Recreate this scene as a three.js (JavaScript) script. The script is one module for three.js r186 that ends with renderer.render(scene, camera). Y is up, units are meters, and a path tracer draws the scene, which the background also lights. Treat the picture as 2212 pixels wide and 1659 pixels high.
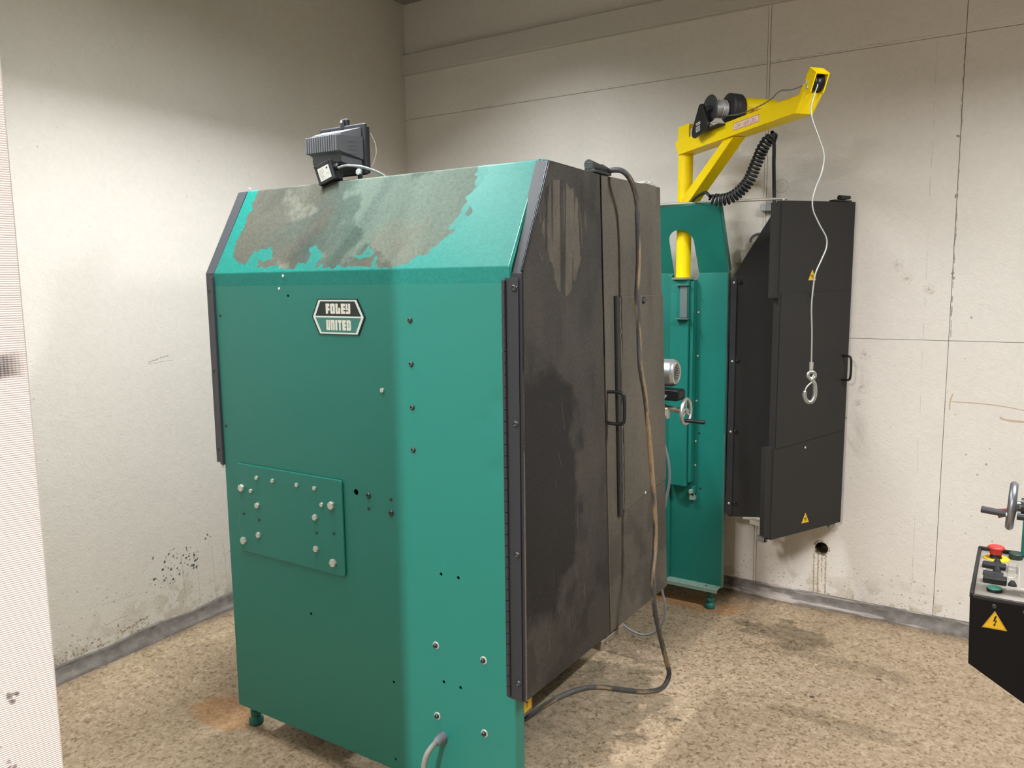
import * as THREE from 'three';
import { RoundedBoxGeometry } from 'three/addons/geometries/RoundedBoxGeometry.js';
import { mergeGeometries } from 'three/addons/utils/BufferGeometryUtils.js';
import { RectAreaLightUniformsLib } from 'three/addons/lights/RectAreaLightUniformsLib.js';

// ---------------------------------------------------------------- camera, light, exposure
const V = (x, y, z) => new THREE.Vector3(x, y, z);
const scene = new THREE.Scene();
scene.background = new THREE.Color(0x000000);
const camera = new THREE.PerspectiveCamera(51.607, 2212 / 1659, 0.05, 60);
camera.rotation.order = 'YXZ';
camera.position.set(0, 1.6, 0);
camera.rotation.set(-0.12649, 0.574726, -0.011482);
scene.add(camera);
const renderer = new THREE.WebGLRenderer({ antialias: true });
renderer.toneMapping = THREE.LinearToneMapping;
renderer.toneMappingExposure = 1.0;
renderer.shadowMap.enabled = true;
RectAreaLightUniformsLib.init();
// the ceiling lamps: [x, y, z, length, width, turn about y (0 lies along z), depth of the shade below the tubes, intensity, colour, label]
const WARM = 0xf6fbff, PINK = 0xfffafc;
const LAMPS = [
  [-2.15, 2.95, -2.0, 1.2, 0.16, 0, 0.08, 150, WARM, 'deep shaded fluorescent lamp hanging near the left wall above the end of the green machine'],
  [-0.758, 2.93, 1.6, 1.2, 0.08, 0.2284, 0.03, 850, PINK, 'fluorescent ceiling lamp hanging behind the photographer beside the woven wall'],
  [-1.6, 2.95, -0.95, 0.6, 0.12, 0, 0.04, 95, WARM, 'short fluorescent lamp hanging between the woven wall and the green end panel'],
  [0.65, 2.93, -2.3, 1.2, 0.16, Math.PI / 2, 0.05, 165, WARM, 'fluorescent ceiling lamp hanging right of the machine doors'],
];

// ---------------------------------------------------------------- helpers
function rng(seed) { let s = seed >>> 0; return () => { s = (s + 0x6d2b79f5) | 0; let t = Math.imul(s ^ (s >>> 15), 1 | s); t = (t + Math.imul(t ^ (t >>> 7), 61 | t)) ^ t; return ((t ^ (t >>> 14)) >>> 0) / 4294967296; }; }
const PERM = new Float32Array(65536); { const r = rng(77); for (let i = 0; i < 65536; i++) PERM[i] = r(); }
function vn(x, y, per) {            // value noise, optionally periodic
  let xi = Math.floor(x), yi = Math.floor(y); const fx = x - xi, fy = y - yi;
  let x1 = xi + 1, y1 = yi + 1;
  if (per) { xi = ((xi % per) + per) % per; yi = ((yi % per) + per) % per; x1 = ((x1 % per) + per) % per; y1 = ((y1 % per) + per) % per; }
  const h = (a, b) => PERM[((a & 255) + (b & 255) * 256 + ((a >> 8) * 7919 + (b >> 8) * 104729)) & 65535];
  const u = fx * fx * (3 - 2 * fx), v = fy * fy * (3 - 2 * fy);
  return (h(xi, yi) * (1 - u) + h(x1, yi) * u) * (1 - v) + (h(xi, y1) * (1 - u) + h(x1, y1) * u) * v;
}
function fbm(x, y, oct = 4, per) { let s = 0, a = 0.5, n = 0; for (let i = 0; i < oct; i++) { s += a * vn(x, y, per); n += a; x *= 2; y *= 2; if (per) per *= 2; a *= 0.5; } return s / n; }
const sm = (a, b, x) => { const t = Math.min(1, Math.max(0, (x - a) / (b - a))); return t * t * (3 - 2 * t); };
const mix = (a, b, t) => a + (b - a) * t;
function inPoly(p, x, y) { let c = false; for (let i = 0, j = p.length - 1; i < p.length; j = i++) if ((p[i][1] > y) !== (p[j][1] > y) && x < ((p[j][0] - p[i][0]) * (y - p[i][1])) / (p[j][1] - p[i][1]) + p[i][0]) c = !c; return c; }

// A canvas that covers [x0,x1] x [y0,y1] metres; base(x, y) gives an sRGB triple; draw(ctx, X, Y, s) adds marks.
function metreCanvas(x0, x1, y0, y1, s, base, draw) {
  const w = Math.min(2048, Math.round((x1 - x0) * s)), h = Math.min(2048, Math.round((y1 - y0) * s));
  const c = document.createElement('canvas'); c.width = w; c.height = h; const ctx = c.getContext('2d');
  const img = ctx.createImageData(w, h), d = img.data;
  for (let j = 0, o = 0; j < h; j++) for (let i = 0; i < w; i++, o += 4) {
    const q = base(x0 + ((i + 0.5) / w) * (x1 - x0), y1 - ((j + 0.5) / h) * (y1 - y0));
    d[o] = q[0]; d[o + 1] = q[1]; d[o + 2] = q[2]; d[o + 3] = 255;
  }
  ctx.putImageData(img, 0, 0);
  if (draw) draw(ctx, (x) => ((x - x0) / (x1 - x0)) * w, (y) => ((y1 - y) / (y1 - y0)) * h, w / (x1 - x0));
  return c;
}
function tex(c, x0, x1, y0, y1, srgb = true, wrap = THREE.MirroredRepeatWrapping) {   // uv in metres
  const t = new THREE.CanvasTexture(c); t.wrapS = t.wrapT = wrap; if (srgb) t.colorSpace = THREE.SRGBColorSpace;
  t.magFilter = THREE.LinearFilter; t.repeat.set(1 / (x1 - x0), 1 / (y1 - y0)); t.offset.set(-x0 / (x1 - x0), -y0 / (y1 - y0)); return t;
}
function tile(n, metres, fn, srgb = false) {                   // tileable DataTexture, uv in metres
  const d = new Uint8Array(n * n * 4);
  for (let j = 0, o = 0; j < n; j++) for (let i = 0; i < n; i++, o += 4) { const q = fn(i / n, j / n, i, j); if (typeof q === 'number') d[o] = d[o + 1] = d[o + 2] = q; else { d[o] = q[0]; d[o + 1] = q[1]; d[o + 2] = q[2]; } d[o + 3] = 255; }
  const t = new THREE.DataTexture(d, n, n); t.wrapS = t.wrapT = THREE.RepeatWrapping; t.magFilter = THREE.LinearFilter; t.minFilter = THREE.LinearMipmapLinearFilter;
  if (srgb) t.colorSpace = THREE.SRGBColorSpace; t.repeat.set(1 / metres, 1 / metres); t.needsUpdate = true; return t;
}
const std = (color, roughness = 0.5, metalness = 0, more = {}) => new THREE.MeshStandardMaterial({ color, roughness, metalness, ...more });

// scene graph
const counts = {}; const numbered = (n) => { const k = counts[n] = (counts[n] ?? -1) + 1; return k ? n + '_' + String(k).padStart(3, '0') : n; };
const bases = new WeakMap();
function thing(name, label, category, base, group) {
  const o = new THREE.Group(); o.name = numbered(name); o.position.set(...base); o.userData = { label, category }; if (group) o.userData.group = group;
  bases.set(o, V(...base)); scene.add(o); return o;
}
function structure(name, base = [0, 0, 0]) { const o = new THREE.Group(); o.name = name; o.position.set(...base); o.userData = { kind: 'structure' }; bases.set(o, V(...base)); scene.add(o); return o; }
// geo lies in world coordinates; the mesh becomes a child of parent
function part(parent, name, geo, mat, label) {
  const g = Array.isArray(geo) ? mergeGeometries(geo.map(clean)) : geo, b = bases.get(parent);
  g.translate(-b.x, -b.y, -b.z);
  const m = new THREE.Mesh(g, mat); m.name = name; m.castShadow = m.receiveShadow = true; if (label) m.userData.label = label;
  bases.set(m, b.clone()); parent.add(m); return m;
}
// shared geometry, placed at world position pos
function put(parent, name, geo, mat, pos, rot, label) {
  const b = bases.get(parent), m = new THREE.Mesh(geo, mat); m.name = name; m.castShadow = m.receiveShadow = true;
  m.position.set(pos[0] - b.x, pos[1] - b.y, pos[2] - b.z); if (rot) m.rotation.set(...rot); if (label) m.userData.label = label;
  bases.set(m, V(...pos)); parent.add(m); return m;
}
const clean = (g) => { g = g.index ? g.toNonIndexed() : g; for (const k of Object.keys(g.attributes)) if (!['position', 'normal', 'uv'].includes(k)) g.deleteAttribute(k); g.morphAttributes = {}; return g; };
// shapes
const box = (x0, x1, y0, y1, z0, z1, r = 0.002) => { const g = new RoundedBoxGeometry(x1 - x0, y1 - y0, z1 - z0, 2, Math.min(r, (x1 - x0) / 2.01, (y1 - y0) / 2.01, (z1 - z0) / 2.01)); g.translate((x0 + x1) / 2, (y0 + y1) / 2, (z0 + z1) / 2); return g; };
const shapeOf = (p) => { const s = new THREE.Shape(); p.forEach((q, i) => (i ? s.lineTo(q[0], q[1]) : s.moveTo(q[0], q[1]))); s.closePath(); return s; };
function slab(p, depth, bevel = 0, holes = []) {             // polygon in xy, front face at z = 0, thickness towards -z
  const s = p instanceof THREE.Shape ? p : shapeOf(p); s.holes.push(...holes);
  const g = new THREE.ExtrudeGeometry(s, { depth: depth - 2 * bevel, bevelEnabled: bevel > 0, bevelThickness: bevel, bevelSize: bevel, bevelOffset: -bevel, bevelSegments: 2, curveSegments: 20 });
  g.translate(0, 0, -(depth - bevel)); return g;
}
const roundRect = (x0, x1, y0, y1, r) => { const s = new THREE.Shape(); s.moveTo(x0 + r, y0); s.lineTo(x1 - r, y0); s.absarc(x1 - r, y0 + r, r, -Math.PI / 2, 0); s.lineTo(x1, y1 - r); s.absarc(x1 - r, y1 - r, r, 0, Math.PI / 2); s.lineTo(x0 + r, y1); s.absarc(x0 + r, y1 - r, r, Math.PI / 2, Math.PI); s.lineTo(x0, y0 + r); s.absarc(x0 + r, y0 + r, r, Math.PI, Math.PI * 1.5); return s; };
const circle = (x, y, r) => { const h = new THREE.Path(); h.absarc(x, y, r, 0, Math.PI * 2, true); return h; };
// polygon of [z, y] pairs -> plate whose outer face lies at x = X and looks to +x, thickness towards -x
function plateX(p, X, depth, bevel = 0) { const g = slab(p.map(([z, y]) => [-z, y]), depth, bevel); g.rotateY(Math.PI / 2); g.translate(X, 0, 0); return g; }
const tube = (pts, r, seg = 60, rad = 10) => new THREE.TubeGeometry(new THREE.CatmullRomCurve3(pts.map((p) => V(...p)), false, 'centripetal'), seg, r, rad, false);
function rod(a, b, r0, r1 = r0, seg = 20, open = false) { const A = V(...a), B = V(...b), d = B.clone().sub(A), g = new THREE.CylinderGeometry(r1, r0, d.length(), seg, 1, open); g.applyQuaternion(new THREE.Quaternion().setFromUnitVectors(V(0, 1, 0), d.normalize())); g.translate(...A.clone().add(B).multiplyScalar(0.5).toArray()); return g; }
const lathe = (p, seg = 32) => new THREE.LatheGeometry(p.map(([r, y]) => new THREE.Vector2(r, y)), seg);
const frame = (o, x, y, z) => new THREE.Matrix4().makeBasis(V(...x), V(...y), V(...z)).setPosition(V(...o));  // local axes to world
const by = (g, m) => { g.applyMatrix4(m); return g; };

// ---------------------------------------------------------------- materials
const roller = tile(512, 0.35, (u, v) => 255 * (0.6 * fbm(u * 48, v * 48, 3, 48) + 0.4 * fbm(u * 12, v * 12, 2, 12)));
const grainTile = tile(512, 0.12, (u, v) => 255 * fbm(u * 96, v * 96, 2, 96));
const WALLC = [221, 214, 203];
const rW = rng(5);
const speck = (ctx, x, y, r, col, a, rr = rW) => { ctx.fillStyle = `rgba(${col},${a})`; ctx.beginPath(); const n = 7; for (let i = 0; i < n; i++) { const t = (i / n) * 6.283, q = r * (0.55 + 0.75 * rr()); ctx[i ? 'lineTo' : 'moveTo'](x + Math.cos(t) * q, y + Math.sin(t) * q); } ctx.closePath(); ctx.fill(); };
const jag = (ctx, X, Y, a, b, w, col, al, wob = 0.004, gaps = 0, rr = rW) => { const n = 60; for (let i = 0; i < n; i++) { if (rr() < gaps) continue; const f = (t) => [X(mix(a[0], b[0], t) + (vn(t * 40 + a[0] * 9, a[1] * 7) - 0.5) * wob), Y(mix(a[1], b[1], t) + (vn(t * 40 + 50, a[0] * 7) - 0.5) * wob)]; ctx.strokeStyle = `rgba(${col},${al * (0.5 + 0.5 * rr())})`; ctx.lineWidth = w * (0.6 + 0.8 * rr()); ctx.beginPath(); ctx.moveTo(...f(i / n)); ctx.lineTo(...f((i + 1.1) / n)); ctx.stroke(); } };
function wallBase(sx, dirt) { return (x, y) => { const n = (fbm(x * 1.7 + sx, y * 1.7, 4) - 0.5) * 12 + (fbm(x * 60, y * 60 + sx, 2) - 0.5) * 6, d = dirt ? dirt(x, y) : 0; return [WALLC[0] + n - d * 40, WALLC[1] + n - d * 44, WALLC[2] + n - d * 56]; }; }
// back wall paint
const BW = [-3.45, 0.25, 0, 3.0];
const backCanvas = metreCanvas(...BW, 553, wallBase(3, (x, y) => 0.55 * sm(0.2, 0.02, y + (fbm(x * 7, y * 9) - 0.5) * 0.22) * sm(0.45, 0.62, fbm(x * 22, y * 22, 4))), (c, X, Y, s) => {
  for (let i = 0; i < 260; i++) { const x = mix(-1.3, 0.1, rW()), y = 0.05 + Math.pow(rW(), 2.6) * 1.3; speck(c, X(x), Y(y), s * mix(0.0012, 0.0042, Math.pow(rW(), 3)), '95,84,66', 0.2 + 0.4 * rW()); }
  for (let i = 0; i < 420; i++) { const x = mix(-1.3, 0, rW()), y = 0.06 + Math.pow(rW(), 2) * 0.16; speck(c, X(x), Y(y), s * mix(0.001, 0.0045, rW() ** 2), '112,98,74', 0.25 + 0.3 * rW()); }
  for (const [x0, y0, y1, w] of [[-0.812, 0.262, 0.064, 3], [-0.792, 0.26, 0.064, 3.4], [-0.775, 0.258, 0.12, 1.6], [-0.757, 0.262, 0.066, 3.2]]) { jag(c, X, Y, [x0, y0], [x0 + 0.004, y1], w, '140,112,62', 0.65, 0.003); for (let i = 0; i < 12; i++) speck(c, X(x0 + 0.002 + (rW() - 0.5) * 0.006), Y(mix(y0, y1, rW())), s * 0.003, '110,82,40', 0.5); }
  for (let i = 0; i < 40; i++) { const t = rW() * 6.28; speck(c, X(-0.777 + Math.cos(t) * 0.036), Y(0.295 + Math.sin(t) * 0.036), s * 0.006 * rW(), '120,98,58', 0.5); }
  for (let i = 0; i < 46; i++) { const t = (i / 46) * 6.28; if (rW() < 0.15) continue; c.strokeStyle = 'rgba(120,108,95,.6)'; c.lineWidth = 1.3; c.beginPath(); c.arc(X(-1.024), Y(2.046), s * 0.031, t, t + 0.13); c.stroke(); }
  c.strokeStyle = 'rgba(172,142,98,.75)'; c.lineCap = 'round'; c.lineWidth = 2.4; c.beginPath(); c.moveTo(X(-0.254), Y(1.09)); c.quadraticCurveTo(X(-0.268), Y(1.05), X(-0.262), Y(1.02)); c.stroke();
  c.beginPath(); c.moveTo(X(-0.256), Y(1.056)); c.quadraticCurveTo(X(-0.08), Y(1.062), X(0.05), Y(1.03)); c.lineWidth = 2; c.stroke(); c.lineWidth = 5; c.beginPath(); c.moveTo(X(-0.068), Y(1.0)); c.quadraticCurveTo(X(-0.06), Y(0.985), X(0.05), Y(0.99)); c.strokeStyle = 'rgba(165,140,104,.6)'; c.stroke();
  jag(c, X, Y, [-0.285, 2.6], [-0.277, 1.35], 2, '96,84,72', 0.75, 0.008, 0.25); jag(c, X, Y, [-0.39, 2.6], [-0.375, 0.2], 1.2, '140,128,116', 0.35, 0.005, 0.45);
  for (const [x, y] of [[-0.285, 1.95], [-0.29, 2.2], [-0.282, 1.62], [-0.278, 1.6]]) speck(c, X(x), Y(y), s * 0.008, '110,98,84', 0.7);
  jag(c, X, Y, [-1.2, 2.626], [-0.4, 2.632], 1.1, '110,98,86', 0.4, 0.012, 0.3); jag(c, X, Y, [-3.3, 2.623], [-1.9, 2.627], 1.1, '110,98,86', 0.35, 0.012, 0.4);
  for (const [x, y, r] of [[-0.2, 1.43, 0.006], [-0.24, 1.0, 0.004], [-0.5, 1.66, 0.022], [-0.46, 1.6, 0.02], [-0.37, 1.55, 0.02], [-0.62, 1.25, 0.02], [-0.63, 1.1, 0.024], [-0.64, 1.02, 0.02], [-0.11, 0.79, 0.005], [-0.14, 0.74, 0.005], [-0.1, 0.86, 0.004]]) if (r < 0.01) speck(c, X(x), Y(y), s * r, '130,120,108', 0.6); else for (let i = 0; i < 60; i++) { const t = rW() * 6.28, q = r * 1.3 * rW(); speck(c, X(x + Math.cos(t) * q), Y(y + Math.sin(t) * q), s * (0.002 + 0.005 * rW()), '130,120,108', 0.07); }
});
const backPaint = new THREE.MeshStandardMaterial({ map: tex(backCanvas, ...BW), roughness: 0.72, bumpMap: roller, bumpScale: 0.0012 });
// left wall paint; u = -z, v = y
const LW = [0.6, 4.1, 0, 3.3];
const leftCanvas = metreCanvas(...LW, 560, wallBase(11, (u, y) => 0.6 * sm(0.26, 0.03, y + (fbm(u * 6, y * 9) - 0.5) * 0.25) * sm(0.46, 0.64, fbm(u * 24, y * 24, 4))), (c, X, Y, s) => {
  for (let i = 0; i < 220; i++) { const u = 2.3 + (rW() - 0.5) * 0.55, y = 0.33 + (rW() - 0.5) * 0.16 + (u - 2.3) * 0.12; if (fbm(u * 9, y * 12, 3) < 0.47) continue; speck(c, X(u), Y(y), s * mix(0.002, 0.007, rW() ** 2), '62,66,60', 0.55 + 0.4 * rW()); }
  for (let i = 0; i < 330; i++) { const u = mix(1.55, 2.6, rW()), y = 0.07 + Math.pow(rW(), 1.8) * 0.34; speck(c, X(u), Y(y), s * mix(0.0012, 0.004, rW() ** 2), '96,90,72', 0.25 + 0.4 * rW()); }
  for (let i = 0; i < 160; i++) { const u = mix(1.5, 2.0, rW()), y = 0.07 + Math.pow(rW(), 2) * 0.07; speck(c, X(u), Y(y), s * mix(0.002, 0.006, rW() ** 2), '120,106,72', 0.5); }
  for (const u of [2.18, 2.26, 2.35, 2.42]) jag(c, X, Y, [u, 0.34], [u + 0.01, 0.08], 2.4, '150,148,128', 0.35, 0.006);
  jag(c, X, Y, [1.86, 0.09], [1.99, 0.118], 2, '120,100,70', 0.8, 0.012); jag(c, X, Y, [1.72, 0.25], [1.98, 0.235], 1.6, '150,140,124', 0.5, 0.012, 0.3); jag(c, X, Y, [1.76, 0.15], [1.9, 0.16], 1.6, '140,130,112', 0.5, 0.012, 0.3);
  jag(c, X, Y, [2.08, 1.268], [2.18, 1.29], 1.6, '120,114,104', 0.7, 0.008, 0.1); jag(c, X, Y, [2.08, 1.26], [2.2, 1.268], 1.2, '140,134,124', 0.6, 0.01, 0.2);
  for (let i = 0; i < 60; i++) speck(c, X(mix(1.4, 3.2, rW())), Y(mix(0.4, 2.6, rW())), s * 0.0022 * (0.5 + rW()), '130,122,108', 0.55);
});
const leftPaint = new THREE.MeshStandardMaterial({ map: tex(leftCanvas, ...LW), roughness: 0.7, bumpMap: roller, bumpScale: 0.0016 });
const plainPaint = new THREE.MeshStandardMaterial({ color: 0xcfc8bd, roughness: 0.8, bumpMap: roller, bumpScale: 0.0012 });
const ceilingPaint = new THREE.MeshStandardMaterial({ color: 0x9a958d, roughness: 0.9, bumpMap: roller, bumpScale: 0.001 });
// woven glass-fibre wallcovering on the wall end at the left; u along the wall, v = y
const weave = tile(512, 0.108, (u, v) => { const r = Math.abs(Math.sin(v * Math.PI * 32)) ** 0.7, c = 0.5 + 0.5 * Math.sin(u * Math.PI * 2 * 22 + (Math.floor(v * 32) % 2) * Math.PI); return 255 * Math.min(1, 0.15 + 0.62 * r + 0.16 * c * r + 0.1 * (fbm(u * 64, v * 64, 2, 64) - 0.5)); });
const WV = [-1.2, 0.4, 0.3, 2.3];   // u runs to the free end of the wall, which lies at 0
const weaveCanvas = metreCanvas(...WV, 900, (q, y) => { const u = -q;
  const n = (fbm(u * 6, y * 6, 3) - 0.5) * 6;
  const band = sm(0.022, 0.012, Math.abs(y - 1.487 + 0.004 * (vn(u * 30, 3) - 0.5))) * sm(-0.01, 0.03, u) * (0.55 + 0.45 * (Math.sin(y * 1862) > 0 ? 1 : 0.3)) * (0.6 + 0.4 * (Math.sin(u * 1280) > 0 ? 1 : 0.2)) * (0.55 + 0.6 * fbm(u * 25, y * 30, 2));
  return [238 + n - band * 135, 231 + n - band * 132, 226 + n - band * 128];
}, (c, X, Y, s) => { const r = rng(9); for (let i = 0; i < 34; i++) speck(c, X(-0.04 - r() * 0.12), Y(0.5 + r() * 0.55), s * 0.004 * r(), '120,112,112', 0.45, r); for (const [u, y] of [[0.055, 0.975], [0.065, 0.86], [0.03, 0.8], [0.09, 0.78]]) for (let i = 0; i < 9; i++) speck(c, X(-u + (r() - 0.5) * 0.014), Y(y + (r() - 0.5) * 0.018), s * 0.0034, '92,86,88', 0.55, r); });
const weavePaint = new THREE.MeshStandardMaterial({ map: tex(weaveCanvas, ...WV), roughness: 0.6, bumpMap: weave, bumpScale: 0.0009 });
// floor; u = x, v = -z
const FL = [-3.4, 0.7, 0.7, 4.1];
const floorCanvas = metreCanvas(...FL, 499, (x, v) => {
  const z = -v, g = fbm(x * 150, v * 150, 2) - 0.5, m = fbm(x * 55, v * 55, 3) - 0.5, b = fbm(x * 1.6 + 9, v * 1.6, 4) - 0.5;
  let r = 165 + g * 42 + m * 34 + b * 26, gg = 143 + g * 42 + m * 34 + b * 26, bl = 116 + g * 42 + m * 36 + b * 20;
  const fl = sm(0.63, 0.72, fbm(x * 90 + 40, v * 90, 3)) * 34; r -= fl; gg -= fl; bl -= fl;
  const rag = (fbm(x * 14, v * 14, 4) - 0.5);
  const stain = (cx, cz, rx, rz, a) => a * sm(1.1, 0.75, Math.hypot((x - cx) / rx, (z - cz) / rz) + rag * 1.3);
  const rust = Math.max(stain(-2.46, -1.79, 0.17, 0.1, 0.7), stain(-1.34, -3.68, 0.26, 0.09, 0.75), stain(-1.12, -3.76, 0.09, 0.06, 0.45));
  r = mix(r, 170 + g * 40, rust * 0.75); gg = mix(gg, 118 + g * 40, rust * 0.75); bl = mix(bl, 68 + g * 30, rust * 0.75);
  let dk = Math.max(stain(-0.83, -3.55, 0.2, 0.13, 0.5), stain(-0.62, -3.4, 0.34, 0.06, 0.22), stain(-1.3, -2.5, 0.26, 0.5, 0.42), stain(-1.1, -2.0, 0.14, 0.3, 0.3), stain(-2.9, -2.0, 0.25, 0.2, 0.16), stain(-0.5, -2.9, 0.3, 0.05, 0.22), stain(-0.2, -1.9, 0.3, 0.2, 0.15));
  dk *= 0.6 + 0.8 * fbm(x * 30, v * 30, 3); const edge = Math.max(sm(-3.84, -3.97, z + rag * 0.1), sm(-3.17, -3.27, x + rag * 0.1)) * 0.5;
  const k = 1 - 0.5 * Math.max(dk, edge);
  return [r * k, gg * k, bl * k * (1 - 0.05 * dk)];
}, (c, X, Y, s) => { const r = rng(21); for (let i = 0; i < 420; i++) speck(c, X(mix(-3.2, 0.5, r())), Y(mix(0.9, 4, r())), s * mix(0.0012, 0.0035, r() ** 3), '70,56,42', 0.35 + 0.4 * r(), r); for (const [x, z] of [[-0.42, -3.33], [-0.62, -3.05], [-0.99, -2.62], [-1.12, -2.13], [-0.95, -2.0]]) for (let i = 0; i < 4; i++) speck(c, X(x + (r() - 0.5) * 0.03), Y(-z + (r() - 0.5) * 0.01), s * 0.008 * (0.4 + r()), '76,62,46', 0.7, r); c.strokeStyle = 'rgba(84,68,52,.28)'; c.lineWidth = 3; for (const [a, b, d, e] of [[-1.25, 1.9, -0.9, 3.3], [-1.35, 1.95, -1.0, 3.2], [-0.6, 2.9, -1.1, 3.75]]) jag(c, X, Y, [a, b], [d, e], 3, '88,72,54', 0.3, 0.03, 0.3, r); });
const floorMat = new THREE.MeshStandardMaterial({ map: tex(floorCanvas, ...FL), roughness: 0.62, bumpMap: grainTile, bumpScale: 0.0008 });
// skirting coved in worn grey paint; u across, v along
const skirtMat = (seed, worn) => { const S = [0, 0.16, 0, 3], cv = metreCanvas(...S, 640, (v, u) => { const n = fbm(u * 40 + seed, v * 60, 4), w = sm(0.5, 0.64, fbm(u * 5 + seed, v * 70, 5)) * worn * 0.8; const b = 122 + (n - 0.5) * 50; return [mix(b, 200, w), mix(b - 7, 188, w), mix(b - 14, 178, w)]; }); return new THREE.MeshStandardMaterial({ map: tex(cv, ...S), roughness: 0.85, bumpMap: grainTile, bumpScale: 0.002 }); };
// machine paints
const TEAL = 0x1b796c;
const dentTex = tex(metreCanvas(-2.4, -1.0, 0, 1.7, 420, (x, y) => { let h = 150 + 14 * (fbm(x * 2.2, y * 1.1, 2) - 0.5); for (const [cx, cy, r, a] of [[-1.173, 1.281, 0.03, 60], [-1.217, 1.223, 0.026, 50], [-1.179, 1.093, 0.026, 45], [-1.3, 1.03, 0.02, 16]]) { const q = Math.hypot(x - cx, (y - cy) * 0.8) / r; h -= a * Math.exp(-q * q); } for (const [cx, y0, y1] of [[-1.379, 0.77, 0.86], [-1.317, 0.77, 0.87]]) if (y > y0 && y < y1) h -= 9 * Math.exp(-(((x - cx) / 0.006) ** 2)); return [h, h, h]; }), -2.4, -1.0, 0, 1.7, false);
const teal = new THREE.MeshPhysicalMaterial({ color: TEAL, roughness: 0.42, bumpMap: dentTex, bumpScale: 0.012, clearcoat: 0.15, clearcoatRoughness: 0.35 });
const tealPlain = new THREE.MeshPhysicalMaterial({ color: TEAL, roughness: 0.38, clearcoat: 0.15, clearcoatRoughness: 0.3 });
const tealPale = std(0x8fa898, 0.6);
const steel = std(0xb9bab4, 0.38, 0.85), zinc = std(0xd2d4c8, 0.45, 0.55), darkSteel = std(0x4a4d4c, 0.4, 0.7), black = std(0x141516, 0.45), blackMatte = std(0x1d1d1d, 0.75), voidBlack = std(0x050505, 0.9);
const rubber = std(0x24262a, 0.55), aluminium = std(0xc9cbc9, 0.32, 0.8), greyPlastic = std(0x6d7075, 0.55);
const yellow = new THREE.MeshPhysicalMaterial({ color: 0xffdf00, roughness: 0.45, specularIntensity: 0.5 });
// sloped hood: dust film with wiped patches; u = x, v = distance up the sheet from the fold
const HD = [-2.4, -1.0, -0.05, 0.42];
const DUST = [[-2.277, 0.345], [-2.270, 0.218], [-2.272, 0.108], [-2.266, 0.054], [-2.157, 0.022], [-2.079, 0.02], [-1.936, 0.014], [-1.813, 0.013], [-1.696, 0.012], [-1.496, 0.012], [-1.412, 0.059], [-1.342, 0.115], [-1.308, 0.180], [-1.354, 0.221], [-1.304, 0.262], [-1.299, 0.345]];
const WIPED = [[[-2.19, 0.0], [-2.17, 0.075], [-2.09, 0.09], [-2.06, 0.05], [-2.12, 0.045], [-2.13, 0]], [[-1.94, 0.0], [-1.93, 0.03], [-1.9, 0.02], [-1.885, 0.06], [-1.905, 0.085], [-1.868, 0.09], [-1.843, 0.06], [-1.845, 0]], [[-1.7, 0.05], [-1.665, 0.062], [-1.65, 0.078], [-1.64, 0.06], [-1.625, 0.06], [-1.635, 0.045], [-1.67, 0.04]], [[-1.62, 0], [-1.615, 0.05], [-1.6, 0.045], [-1.592, 0]], [[-1.34, 0.34], [-1.33, 0.27], [-1.3, 0.25], [-1.29, 0.34]], [[-1.35, 0.19], [-1.31, 0.22], [-1.33, 0.17], [-1.29, 0.13], [-1.37, 0.12]]];
const hoodDust = (x, v) => {
  const wx = x + (fbm(x * 40, v * 40, 3) - 0.5) * 0.03, wv = v + (fbm(x * 40 + 9, v * 40 + 30, 3) - 0.5) * 0.03;
  let d = inPoly(DUST, wx, wv) ? 1 : 0; for (const w of WIPED) if (inPoly(w, wx, wv)) d *= 0.12; return d;
};
const hoodCanvas = metreCanvas(...HD, 1100, (x, v) => {
  const d = hoodDust(x, v), g = (fbm(x * 160, v * 160, 2) - 0.5) * 16, b = fbm(x * 3, v * 5, 3) - 0.5;
  const sx = x + (v - 0.16) * -0.35, shadowSmear = sm(0.5, 0.75, fbm(sx * 7 + 3, v * 3 + 8, 4)), pale = sm(0.36, 0.6, fbm(sx * 5 + 40, v * 3, 3) + (x + 1.75) * 0.25);  // slanted streaks put the floodlight's faint shadow into the dust colour
  let r = 112 + b * 16, gg = 103 + b * 16, bl = 90 + b * 12; const leftShade = sm(0.46, 0.56, fbm(x * 9 + 2, v * 9, 5) * 0.7 - (x + 1.79) * 0.42 + 0.12); r -= shadowSmear * 14 + leftShade * 26; gg -= shadowSmear * 13 + leftShade * 25; bl -= shadowSmear * 11 + leftShade * 23; r -= pale * 10; gg += pale * 5; bl += pale * 6;  // dust darkened towards the left: weaker light there put into the colour
  const t = [27 + g, 121 + g, 110 + g]; return [mix(t[0], r + g, d * 0.92), mix(t[1], gg + g, d * 0.92), mix(t[2], bl + g, d * 0.92)];
}, (c, X, Y, s) => { const r = rng(4); for (let i = 0; i < 90; i++) { const x = mix(-2.2, -1.4, r()), v = mix(0.03, 0.32, r()); speck(c, X(x), Y(v), s * mix(0.001, 0.004, r() ** 3), '84,84,72', 0.4, r); } for (let i = 0; i < 26; i++) { const t = i / 26; speck(c, X(-1.78 - t * 0.09 + (r() - 0.5) * 0.02), Y(0.2 - t * 0.14), s * 0.004 * r(), '92,92,80', 0.6, r); } });
const hoodRough = tex(metreCanvas(...HD, 420, (x, v) => { const q = mix(135, 232, hoodDust(x, v)); return [q, q, q]; }), ...HD, false);
const hoodMat = new THREE.MeshPhysicalMaterial({ map: tex(hoodCanvas, ...HD), roughness: 1, roughnessMap: hoodRough, specularIntensity: 0.6 });
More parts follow.
